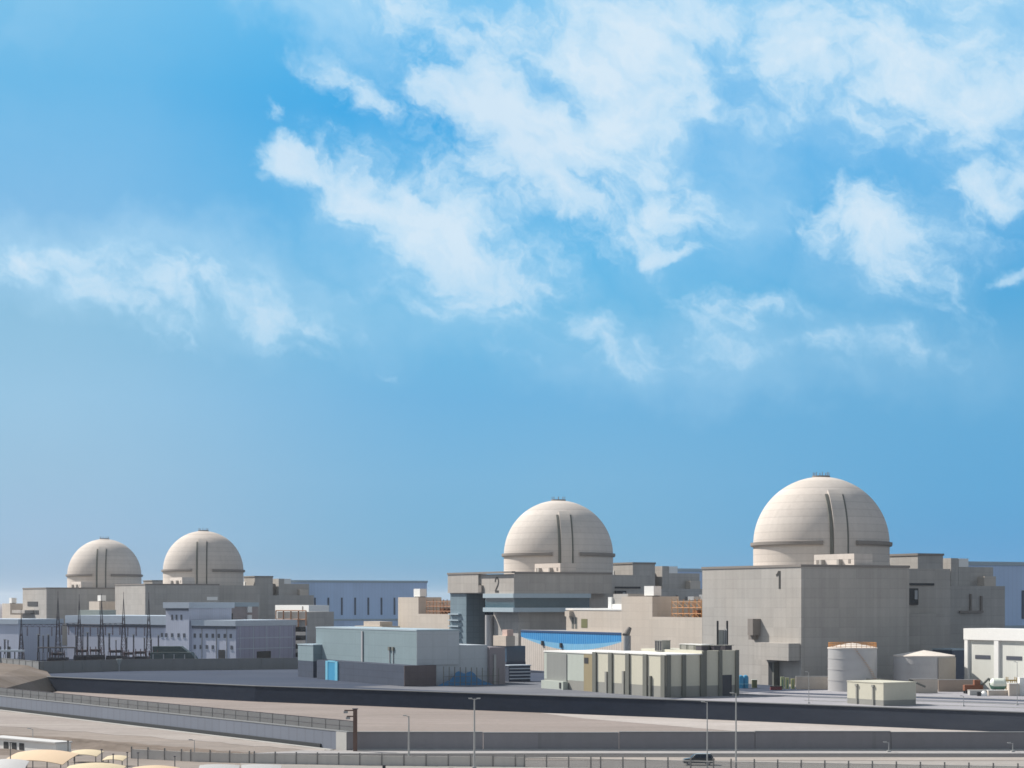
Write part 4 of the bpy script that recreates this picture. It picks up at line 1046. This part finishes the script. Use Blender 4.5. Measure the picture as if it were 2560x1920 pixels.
# dark shelter
c = xy(495, 838)
t = thing('dark_shelter', 'low dark green shelter with two sloping roof tiers beside the switchyard', 'shelter', (*c, 0))
def tier(c, L, z0, z1, dep, m, nm):
    p = [(c.x-L, z0), (c.x, z0), (c.x-3.2, z1), (c.x-L, z1)]
    mb = MB(); vs = [(x, c.y, z) for x, z in p]+[(x, c.y+dep, z) for x, z in p]
    mb.add(vs, [(0, 1, 2, 3), (7, 6, 5, 4), (0, 4, 5, 1), (1, 5, 6, 2), (2, 6, 7, 3), (3, 7, 4, 0)]); return mb.build(nm, m, t)
tier(c, 20, 2.2, 6.4, 8, M_equipg, 'lower_roof'); tier(Vector((c.x-5, c.y+5)), 15, 6.4, 8.8, 6, M_equipg, 'upper_roof')
for k in range(5): MB().bx(c.x-19+k*4.4, c.x-18.6+k*4.4, c.y-.3, c.y, 0, 5.6).build('post', M_kerbg, t)
MB().bx(c.x-20, c.x-.5, c.y+.3, c.y+7, 0, 2.2).build('base', M_equip, t)
c = xy(20, 820)
t = thing('switch_rack', 'dark flat topped switch rack at the left edge of the yard', 'rack', (*c, 0))
MB().bx(c.x-7, c.x+6, c.y, c.y+4, zz(1630, 820), zz(1627, 820)+.3).build('top', M_wtrim, t)
for k in range(5): MB().bx(c.x-6.6+k*3, c.x-6.2+k*3, c.y+.5, c.y+.9, 0, zz(1630, 820)).build('post', M_equip, t)
MB().bx(c.x-6.8, c.x+5.8, c.y+1, c.y+3.5, .2, 4.2).build('cabinet_row', M_equip, t)

# ================================================================== TERRAIN
def sheet(name, pts, z, mat, kind='structure', z0=None):
    mb = MB()
    if z0 is None: mb.add([(p[0], p[1], z) for p in pts], [tuple(range(len(pts)))])
    else: mb.prism(pts, z0, z)
    return tag(mb.build(name, mat), kind=kind)
big = 60000
sheet('ground', [(-20000, -3000), (20000, -3000), (20000, 20000), (-20000, 20000)], -5.0, M_desert)
EDGE = [(300, 368), (128, 500), (43.5, 565.5), (-83.7, 655), (-168.6, 733), (-215, 790)]
sheet('platform_ground', EDGE+[(-900, 790), (-900, 2600), (1500, 2600), (1500, 368)], 0.0, M_plat)
def lining_gradient():
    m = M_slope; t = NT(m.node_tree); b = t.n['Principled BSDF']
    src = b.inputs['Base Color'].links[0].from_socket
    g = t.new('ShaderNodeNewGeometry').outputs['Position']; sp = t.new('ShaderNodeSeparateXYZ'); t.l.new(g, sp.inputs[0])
    f = t.m('MULTIPLY', t.mr(sp.outputs[0], 20, 120, 0, .75), t.mr(t.noise(t.vm('MULTIPLY', g, (.4, .4, 2)), .15, 5, .6), .3, .7, .6, 1.0))  # paler towards the right, broken up by noise
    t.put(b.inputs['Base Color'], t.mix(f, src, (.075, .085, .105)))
lining_gradient()
vs = []; fs = []
for i, (x, y) in enumerate(EDGE):
    vs += [(x, y, .02), (x-.60*.5, y-.80*.5, .02), (x-.60*1.0, y-.80*1.0, -5.05), (x, y, -5.05)]
    if i:
        for j in range(4): fs.append((4*i-4+j, 4*i-4+(j+1) % 4, 4*i+(j+1) % 4, 4*i+j))
t = thing('lined_wall', 'long dark blue grey lined wall facing the road along the platform edge', 'wall', (-20, 610, 0))
MB().add(vs, fs).build('wall', M_slope, t)
vs = []; fs = []
for i, (x, y) in enumerate(EDGE):
    vs += [(x+.3, y+.4, .021), (x-.45, y-.6, .021), (x-.45, y-.6, .25), (x+.3, y+.4, .25)]
    if i:
        for j in range(4): fs.append((4*i-4+j, 4*i-4+(j+1) % 4, 4*i+(j+1) % 4, 4*i+j))
MB().add(vs, fs).build('coping', M_bound, t)
# pale edge strip, kerb lines and apron
def off(e, d): return [(x+.60*d, y+.80*d) for x, y in e]
sheet('edge_pavement', off(EDGE[:5], .2)+off(EDGE[:5], 3.6)[::-1], .03, M_lite)
sheet('apron', off(EDGE[:3], 3.8)+[(74, 612), (120, 640), (330, 520)], .02, M_lite)
for d, w in ((20, .5), (35, .6), (61, .6)):
    o = MB().prism(off([EDGE[0], EDGE[1], (70, 545)], d)+off([EDGE[0], EDGE[1], (70, 545)], d+w)[::-1], .02, .17)
    structure('kerb', o, M_kerb)
E3 = [EDGE[0], EDGE[1], (43.5, 565.5)]
M_mid = ground('mid_grey_paving', (.13, .14, .165), (.17, .175, .195), .05, .8, (.3, 1, 1), .9, .4, (.09, .10, .12))
sheet('service_road', off(E3, 36)+off(E3, 45)[::-1], .05, M_mid)
sheet('service_road', off(E3, 52)+off(E3, 60)[::-1], .05, M_plat)
sheet('yard_paving', [(-52, 650), (0, 602), (44, 570), (74, 612), (60, 660), (-10, 700)], .012, M_mid)
sheet('sand_strip', [(300, 360), (128, 499.5), (43.5, 565), (-83.7, 654.5), (-169, 732.5), (-215, 640), (-35, 356), (300, 345)], -4.97, M_low)
sheet('pale_track', [(300, 359.5), (128, 498), (43.5, 564), (8, 588), (20, 560), (60, 500), (110, 450), (260, 352)], -4.94, ground('pale_track_sand', (.40, .37, .355), (.35, .32, .30), .05, .6, (.3, 1, 1)))
# left dike ridge
A = [(-171, 742, .02), (-164, 642, -.4), (-160, 560, -3)]
B = [(-197, 833, 2.6), (-173, 671, 2.6), (-172, 560, 2.6)]
Dd = [(-420, 900, 2.6), (-420, 671, 2.6), (-420, 560, 2.6)]
Sk = [(x+4, y-4, -5.2) for x, y, z in A]
vs = []; fs = []
for i in range(3):
    vs += [Sk[i], A[i], B[i], Dd[i]]
    if i:
        for j in range(3): fs.append((4*i-4+j, 4*i-4+j+1, 4*i+j+1, 4*i+j))
structure('embankment', MB().add(vs, fs), M_lowdirt)
# boundary wall of the switchyard
def polywall(name, label, cat, pts, h, th, mat, z0=0.0, pil=0, coping=None):
    t = thing(name, label, cat, (pts[0][0], pts[0][1], z0))
    w = MB(); c_ = MB(); pl = MB()
    for (p, q) in zip(pts[:-1], pts[1:]):
        p = Vector(p); q = Vector(q); d = (q-p); L = d.length; d.normalize(); n = Vector((-d.y, d.x))
        w.fb(p, 0, L, 0, th, z0, z0+h, d, n); c_.fb(p, -.05, L+.05, -.1, th+.1, z0+h, z0+h+.2, d, n)
        if pil:
            for k in range(int(L/pil)+1): pl.fb(p, k*pil, k*pil+.5, -.18, th+.18, z0, z0+h+.25, d, n)
    w.build('wall', mat, t); c_.build('coping', coping or mat, t)
    if pil: pl.build('pilaster', mat, t)
    return t
polywall('boundary_wall', 'dark grey boundary wall along the foot of the switchyard', 'wall', [tuple(xy(765, 822)), tuple(xy(300, 800)), tuple(xy(100, 772)), tuple(xy(-120, 890))], 4.4, .4, M_bound, 0, 9)
q = xy(298, 796)
t = thing('signal_post', 'small pale signal hopper on a post before the dark boundary wall', 'post', (*q, 0))
MB().tube((q.x, q.y, 0), (q.x, q.y, 2.2), .25, 8).build('pole', M_kerbg, t)
MB().lathe(q.x, q.y, [(.3, 2.2), (1.2, 4.6), (1.2, 4.9), (.01, 4.9)], 12).build('hopper', M_retl, t)

# ---- foreground bench, retaining walls
K = Vector((-29.1, 353)); DL = Vector((-.58, .8146)).normalized(); NL = Vector((-DL.y, DL.x))  # NL: towards camera-left
ZB = 1.5
e = K+DL*330
sheet('bench_ground', [(K.x, K.y), (260, 353), (260, 120), (-460, 120), (-460, e.y), (e.x, e.y)], ZB, M_sand, z0=-6)
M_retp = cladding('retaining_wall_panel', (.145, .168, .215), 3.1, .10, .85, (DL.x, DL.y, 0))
t = thing('panel_retaining_wall', 'long pale grey panelled retaining wall running away to the left', 'wall', (K.x, K.y, ZB))
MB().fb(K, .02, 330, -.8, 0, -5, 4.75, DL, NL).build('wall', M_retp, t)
MB().fb(K, 0, 330, -.95, .06, 4.75, 4.9, DL, NL).build('coping', M_bound, t)
MB().fb(K, 9, 330, .01, .3, ZB, ZB+.75, DL, NL).build('plinth', M_plinth, t)  # near-black strip along the foot of the wall
MB().fb(K, 0, 3.6, .01, .16, ZB, 4.74, DL, NL).build('corner_pier', M_coping, t)
t2 = thing('concrete_retaining_wall', 'shaded brown grey retaining wall running across to the right', 'wall', (K.x+60, K.y, ZB))
w = MB(); cp = MB(); x = K.x
hs = [4.72, 4.62, 4.75, 4.85, 4.7, 4.8, 4.62, 4.75, 4.6, 4.7, 4.8, 4.6]
for k in range(12):
    x1 = x+24.0; w.bx(x+.04, x1-.04, 353, 353.9, -5, hs[k]); cp.bx(x, x1-.1, 352.9, 354.0, hs[k], hs[k]+.16); x = x1
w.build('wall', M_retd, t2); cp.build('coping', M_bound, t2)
MB().bx(K.x+1, x, 352.6, 352.98, ZB, ZB+.35).build('plinth', M_coping, t2)
structure('retaining_fill', MB().fb(K+DL*6, -4, 330, -5.5, -.82, -5, 4.5, DL, NL), M_lowdirt)
t = thing('mesh_fence', 'grey wire mesh fence standing along the top of the pale panelled wall', 'fence', (*(K+DL*60-NL*3), 4.5))
FO = K-NL*2.6
ps = MB().fb(FO, 2, 330, -.03, .03, 4.6, 6.5, DL, NL).build('mesh_panel', M_mesh, t)
for k in range(66):
    p = FO+DL*(2+k*5.0); MB().bx(p.x-.07, p.x+.07, p.y-.07, p.y+.07, 4.4, 6.62).build('post', M_post, t)
MB().fb(FO, 2, 330, -.05, .05, 6.5, 6.6, DL, NL).fb(FO, 2, 330, -.05, .05, 5.5, 5.56, DL, NL).build('rail', M_steel, t)
# kerb and roads in front of the walls
structure('kerb', MB().fb(K, 3, 330, .9, 1.7, ZB, ZB+.14, DL, NL), M_kerb)
sheet('pavement', [(K.x-8, 352.5), (255, 352.5), (255, 345.5), (K.x-16, 345.5)], ZB+.14, M_pave, z0=ZB)
sheet('access_road', [(K.x-30, 345.3), (255, 345.3), (255, 338.2), (K.x-34, 338.2)], ZB+.03, M_asph)
sheet('verge', [(K.x-22, 338.0), (255, 338.0), (255, 331.2), (K.x-24, 331.2)], ZB+.06, ground('sandy_verge', (.36, .325, .295), (.30, .27, .25), .06, 1.0, (.15, 1, 1)), z0=ZB)
sheet('road', [(-45, 331.0), (255, 331.0), (255, 160), (-20, 160)], ZB+.03, M_road)
sheet('dirt_patch', [(-150, 400), (-52, 352), (-44, 347), (-60, 350), (-150, 388)], ZB+.03, M_lowdirt)
def ragged(name, top, bot, mat, z, amp, n=60, kind='structure'):
    def line(pts, sgn):
        out = []
        seg = [Vector(p) for p in pts]; L = [0]
        for a_, b_ in zip(seg[:-1], seg[1:]): L.append(L[-1]+(b_-a_).length)
        for i in range(n+1):
            d = L[-1]*i/n; k = max(j for j in range(len(L)) if L[j] <= d+1e-6); k = min(k, len(seg)-2)
            p = seg[k].lerp(seg[k+1], (d-L[k])/(L[k+1]-L[k])); w = amp*(math.sin(d*.31+sgn)*.5+math.sin(d*.83+2*sgn)*.3+random.uniform(-.4, .4))
            out.append((p.x, p.y+w, z))
        return out
    a_, b_ = line(top, 1.3), line(bot, 4.1); mb = MB()
    mb.add(a_+b_, [(i, i+1, n+2+i, n+1+i) for i in range(n)])
    return tag(mb.build(name, mat), kind=kind)
W_ = lambda px, py: tuple(xy(px, gd(py, ZB+.04)))
ragged('pale_sand', [tuple(K+DL*4+NL*1.9), tuple(K+DL*120+NL*1.9), tuple(K+DL*230+NL*1.9)], [tuple(K+DL*2+NL*4), tuple(K+DL*110+NL*24), tuple(K+DL*220+NL*34)], ground('pale_sand', (.335, .305, .285), (.285, .255, .24), .03, .6, (.4, 1, 1), .95, .35, (.20, .175, .16)), ZB+.03, 2.5)
ragged('dirt_track', [W_(-40, 1834), W_(160, 1843), W_(380, 1862), W_(660, 1885)], [W_(-40, 1856), W_(160, 1860), W_(380, 1876), W_(660, 1891)], ground('brown_dirt', (.155, .125, .105), (.21, .175, .15), .05, .8, (.4, 1, 1), .95, .4, (.10, .08, .07)), ZB+.06, 1.6)
def bank(name, cx, cy, rx, ry, h, rot):
    o = heap(name, None, None, cx, cy, rx, ry, h, M_lowdirt, rot, ZB); o['kind'] = 'structure'
bank('dirt_bank', -78, 361, 40, 4.0, 1.3, R(-32)); bank('dirt_bank', -112, 392, 30, 5, 1.2, R(-25)); bank('dirt_bank', -50, 340.5, 20, 2.4, .8, R(-22)); bank('dirt_bank', -96, 350, 26, 4, 1.0, R(-20))
# roadside fence
FP = [(-64, 336.5), (-53, 330), (-42, 326), (-24.5, 322), (2, 319), (14, 316), (34, 310.5), (84, 300), (130, 290)]
t = thing('roadside_fence', 'long low roadside fence of grey panels and slim posts along the bottom', 'fence', (0, 320, ZB))
sol = MB(); mp_ = MB(); tr = MB(); posts = []
for k, (p, q) in enumerate(zip(FP[:-1], FP[1:])):
    p = Vector(p); q = Vector(q); d = q-p; L = d.length; d.normalize(); n = Vector((-d.y, d.x))
    (sol if k < 4 else mp_).fb(p, 0, L, -.06, .06, ZB, ZB+1.45, d, n)
    tr.fb(p, 0, L, -.09, .09, ZB+1.45, ZB+1.56, d, n)
    posts += [p+d*(i*3.6) for i in range(int(L/3.6)+1)]
sol.build('solid_panel', M_barrier, t); mp_.build('mesh_panel', M_mesh2, t); tr.build('rail', M_barrier, t)
for p in posts: MB().bx(p.x-.11, p.x+.11, p.y-.13, p.y+.13, ZB, ZB+2.0).build('post', M_post, t)

# ---- lamp poles
def lamp(px, Y, py_top, label, z0=ZB, r=.17, double=False, group='lamp poles along the road', side=-1):
    c = xy(px, Y); zt = zz(py_top, Y); t = thing('lamp_pole', label, 'lamp pole', (*c, z0), group)
    MB().tube((c.x, c.y, z0), (c.x, c.y, zt), r, 10, r*.62).build('pole', M_pole, t, True)
    MB().bx(c.x-.3, c.x+.3, c.y-.3, c.y+.3, z0, z0+.35).build('base', M_coping, t)
    for s in ((-1, 1) if double else (side,)):
        MB().tube((c.x, c.y, zt-.12), (c.x+s*.6, c.y, zt+.04), .05, 6).build('arm', M_pole, t)
        h = MB().bx(min(c.x+s*.35, c.x+s*.95), max(c.x+s*.35, c.x+s*.95), c.y-.15, c.y+.15, zt+.02, zt+.15).build('lamp_head', M_pole, t)
        MB().bx(min(c.x+s*.4, c.x+s*.9), max(c.x+s*.4, c.x+s*.9), c.y-.11, c.y+.11, zt-.02, zt+.018).build('lens', M_lamp, h)
lamp(1022, 321.5, 1790, 'shortest grey lamp pole, standing against the left of the shaded wall')
lamp(1186, 316, 1747, 'grey lamp pole with double head reaching the dark lined wall, left of the middle', double=True)
lamp(1768, 314, 1755, 'thin grey lamp pole just behind the dark car', r=.12)
lamp(1840, 311, 1733, 'tall grey lamp pole right of the dark car', r=.15)
lamp(2022, 545, 1680, 'thin dark pole on the platform left of the cream cube', 0.0, .10, group='thin platform poles')
lamp(2543, 536, 1655, 'thin dark pole on the platform at the right edge', 0.0, .10, group='thin platform poles')
lamp(2409, 530, 1740, 'short lamp on the pale apron right of the cream cube', 0.02, .12, group='thin platform poles')
lamp(2222, 349, 1856, 'short pale marker pole before the shaded wall on the right', ZB, .10, group='short marker poles')
lamp(2532, 349, 1858, 'short leaning lamp before the shaded wall at the right edge', ZB, .10, group='short marker poles')
lamp(486, 331, 1850, 'short thin pole behind the left fence on the sand', ZB, .08, group='short marker poles')
lamp(82, 352, 1822, 'thin pole on the sand behind the white cabins', ZB, .08, group='short marker poles')
# brown floodlight post at the wall corner
c = xy(888, 350.8)
t = thing('floodlight_post', 'thick brown post with two floodlight arms at the corner of the retaining walls', 'floodlight', (*c, ZB))
zt = zz(1773, 350.8)
MB().bx(c.x-.35, c.x+.35, c.y-.3, c.y+.3, ZB, zt).build('post', M_brown, t)
for dz, ln in ((-.2, 1.9), (-1.25, 1.5)):
    a = MB().bx(c.x-ln, c.x-.35, c.y-.12, c.y+.12, zt+dz-.12, zt+dz+.1).build('arm', M_brown, t)
    MB().bx(c.x-ln-.1, c.x-ln+.6, c.y-.35, c.y+.2, zt+dz-.5, zt+dz-.12).build('floodlight', M_steel2, a)
MB().bx(c.x-.5, c.x+.5, c.y-.4, c.y+.4, zt, zt+.14).build('cap', M_steel, t)

# ---- car
def car(cx, cy, z, label, s=1.0, body=M_paint):
    t = thing('parked_car' if s < 1 else 'car', label, 'car', (cx, cy, z))
    L, Wd = 5.0*s, 1.95*s
    lower = [(-2.5, .42), (-2.45, .85), (-2.25, 1.0), (-1.25, 1.14), (-1.0, 1.18), (2.3, 1.2), (2.45, 1.05), (2.5, .5), (2.3, .34), (-2.3, .32)]
    cabin = [(-1.28, 1.13), (-.62, 1.72), (-.35, 1.80), (1.9, 1.80), (2.1, 1.72), (2.36, 1.15)]
    def ext(prof, w0, w1, zlim=None):
        mb = MB(); n = len(prof); vs = []
        for sd in (-1, 1):
            for (x, zq) in prof:
                w = w0 if zq < 1.2 else w1
                vs.append((cx+x*s, cy+sd*w*s, z+zq*s))
        fs = [tuple(range(n)), tuple(range(n, 2*n))[::-1]]+[(i, (i+1) % n, n+(i+1) % n, n+i) for i in range(n)]
        return mb.add(vs, fs)
    bo = ext(lower, .96, .94).build('body', body, t)
    bo.modifiers.new('bevel', 'BEVEL').width = .07*s
    ca = ext(cabin, .92, .74).build('cabin', body, t); ca.modifiers.new('bevel', 'BEVEL').width = .06*s
    MB().bx(cx-.3*s, cx+1.85*s, cy-.66*s, cy+.66*s, z+1.80*s, z+1.84*s).build('roof', plain('car_roof_sheen', (.30, .33, .34), .3, .3), t)
    for sd in (-1, 1):
        for (x0, x1) in ((-.72, .18), (.28, 1.2), (1.3, 1.95)):
            vs = []
            for (x, zq, w) in ((x0-(.28 if x0 < -.5 else 0), 1.24, .915), (x1, 1.24, .915), (x1-(0 if x1 < 1.9 else .08), 1.66, .795), (x0+.15*(x0 < -.5), 1.66, .795)):
                vs.append((cx+x*s, cy+sd*(w+.012)*s, z+zq*s)); 
            vs += [(p[0], p[1]+sd*.02, p[2]) for p in vs[:4]]
            MB().add(vs, [(0, 1, 2, 3), (7, 6, 5, 4), (0, 4, 5, 1), (1, 5, 6, 2), (2, 6, 7, 3), (3, 7, 4, 0)]).build('side_window', M_navy, ca)
        MB().bx(cx-.95*s, cx-.7*s, cy+sd*.94*s-.06, cy+sd*1.1*s+.04, z+1.14*s, z+1.32*s).build('mirror', body, t)
    vs = [(cx-1.2*s, cy-.78*s, z+1.22*s), (cx-1.2*s, cy+.78*s, z+1.22*s), (cx-.68*s, cy+.66*s, z+1.69*s), (cx-.68*s, cy-.66*s, z+1.69*s)]
    vs += [(p[0]-.04, p[1], p[2]+.03) for p in vs]
    MB().add(vs, [(0, 1, 2, 3), (7, 6, 5, 4), (0, 4, 5, 1), (1, 5, 6, 2), (2, 6, 7, 3), (3, 7, 4, 0)]).build('windscreen', M_navy, ca)
    for sd in (-1, 1):
        MB().bx(cx-2.52*s, cx-2.3*s, cy+sd*.62*s-.2, cy+sd*.62*s+.2, z+.78*s, z+.95*s).build('headlight', M_lamp, t)
        MB().bx(cx+2.36*s, cx+2.53*s, cy+sd*.72*s-.14, cy+sd*.72*s+.14, z+.8*s, z+1.1*s).build('tail_light', M_red, t)
        for x in (-1.55, 1.5):
            y0 = cy+sd*.98*s
            w = MB().tube((cx+x*s, y0-sd*.26*s, z+.38*s), (cx+x*s, y0+sd*.02*s, z+.38*s), .38*s, 20).build('wheel', M_tyre, t)
            MB().tube((cx+x*s, y0+sd*.02*s, z+.38*s), (cx+x*s, y0+sd*.04*s, z+.38*s), .24*s, 14).build('rim', M_rim, w)
    return t
p = xy(1746, 322.5)
car(p.x, p.y, ZB+.03, 'dark grey car driving left on the road behind the low fence')

# ---- shade canopies and cabins in the lower left corner
def canopy(px, py, z, w, d, h, rot, m, label, nposts=4, tilt=1.7):
    Y = (H-z)*F/(py-HOR); c = xy(px, Y)
    t = thing('shade_canopy', label, 'canopy', (*c, ZB), 'fabric shade canopies')
    ca, sa = math.cos(rot), math.sin(rot); n, mm = 18, 8; vs = []
    def P(u, v, o):
        x = (u-.5)*w; y = (v-.5)*d
        zq = z+h*(1-(2*u-1)**2)+tilt*(v-.5)+.25*h*(1-(2*v-1)**2)+o
        return (c.x+x*ca-y*sa, c.y+x*sa+y*ca, zq)
    for o in (0, -.09):
        for j in range(mm+1):
            for i in range(n+1): vs.append(P(i/n, j/mm, o))
    N = (n+1)*(mm+1); fs = []
    for j in range(mm):
        for i in range(n):
            a = j*(n+1)+i; fs.append((a, a+1, a+n+2, a+n+1)); fs.append((N+a, N+a+n+1, N+a+n+2, N+a+1))
    for i in range(n): fs.append((i, N+i, N+i+1, i+1)); a = mm*(n+1)+i; fs.append((a, a+1, N+a+1, N+a))
    for j in range(mm): a = j*(n+1); b = a+n+1; fs.append((a, b, N+b, N+a)); a += n; b += n; fs.append((a, N+a, N+b, b))
    MB().add(vs, fs).build('fabric_roof', m, t, True)
    for k in range(nposts):
        u = (k % (nposts//2))/(nposts//2-1)*.9+.05 if nposts > 2 else .5; v = .08 if k < nposts//2 else .92
        p = P(u, v, -.1); MB().tube((p[0], p[1], ZB), p, .09, 6).build('post', M_post, t)
    return t
canopy(100, 1896, 3.2, 11, 5.0, .55, R(-18), M_tent, 'largest tan fabric canopy, second row in the lower left corner', 6, 1.3)
canopy(212, 1884, 2.9, 5.5, 3.0, .3, R(-12), M_tent2, 'small cream canopy behind the largest tan one', 4, .6)
canopy(236, 1925, 3.4, 8.5, 3.4, .5, R(-4), M_tent2, 'yellowish canopy at the bottom edge right of the largest tan one', 4, .9)
canopy(288, 1896, 2.7, 3.6, 2.4, .2, R(-12), M_tent2, 'narrow cream canopy at the left end of the low fence', 4, .5)
canopy(385, 1928, 3.2, 7, 3.0, .35, R(-3), M_tent, 'tan canopy cut by the bottom edge below the low fence', 6, .8)
M_tentw = plain('white_fabric', (.50, .50, .50), .8, 0, .05, .5)
canopy(14, 1919, 3.4, 6, 3.6, .3, R(-4), M_tentw, 'white canopy cut by the lower left corner', 4)
canopy(545, 1929, 2.8, 6, 2.6, .15, R(-3), M_tentw, 'left white canopy at the bottom edge below the low fence', 4)
canopy(650, 1929, 2.8, 6.0, 2.6, .15, R(-3), M_tentw, 'right white canopy at the bottom edge below the low fence', 4)
p, q = xy(-30, 356), xy(140, 341); d = (q-p); L = d.length; d.normalize(); n = Vector((-d.y, d.x))
t = thing('site_cabin', 'long low white cabin row with dark openings in the lower left corner', 'cabin', (*p, ZB))
MB().fb(p, 0, L, 0, 3, ZB, ZB+2.2, d, n).build('wall', M_white, t)
MB().fb(p, -.2, L+.2, -.35, 3.2, ZB+2.2, ZB+2.4, d, n).build('roof', M_tentw, t)
for a in (2.2, 5.2, 7.8, 10.2):
    MB().fb(p, a, a+1.5, -.06, 0, ZB+.5, ZB+1.7, d, n).build('window', M_dark, t)
for k, (px, py, h) in enumerate(((26, 1904, 4.2), (170, 1896, 4.0), (254, 1906, 3.2), (283, 1908, 2.6), (318, 1918, 3.4), (345, 1919, 3.4), (437, 1918, 2.8), (960, 1921, 1.6))):
    Y = gd(py+20, ZB); c = xy(px, Y)
    nm = ['first', 'second', 'third', 'fourth', 'fifth', 'sixth', 'seventh', 'eighth'][k]
    t = thing('steel_pole', f'{nm} slim dark pole from the left among the lower left canopies' if k < 7 else 'short black bollard post at the bottom edge below the brown floodlight post', 'pole', (*c, ZB), 'slim poles among the canopies' if k < 7 else None)
    MB().tube((c.x, c.y, ZB), (c.x, c.y, ZB+h), .09 if k < 7 else .25, 8).build('shaft', M_post if k < 7 else M_dark, t, True)
    MB().cyl(c.x, c.y, .18 if k < 7 else .3, ZB+h, ZB+h+.12, 8).build('cap', M_steel, t)

# ---- the air itself: thin even haze over the whole site, sky outside it
hm = bpy.data.materials.new('haze_air'); hm.use_nodes = True
ht = NT(hm.node_tree); ht.n.clear()
ho = ht.new('ShaderNodeOutputMaterial'); hv = ht.new('ShaderNodeVolumePrincipled')
hv.inputs['Color'].default_value = (.88, .93, 1.0, 1); hv.inputs['Density'].default_value = 3.5e-5; hv.inputs['Anisotropy'].default_value = .3
ht.l.new(hv.outputs[0], ho.inputs['Volume'])
tag(MB().bx(-22000, 22000, -4000, 22000, -6.2, 110).build('haze', hm), kind='stuff')
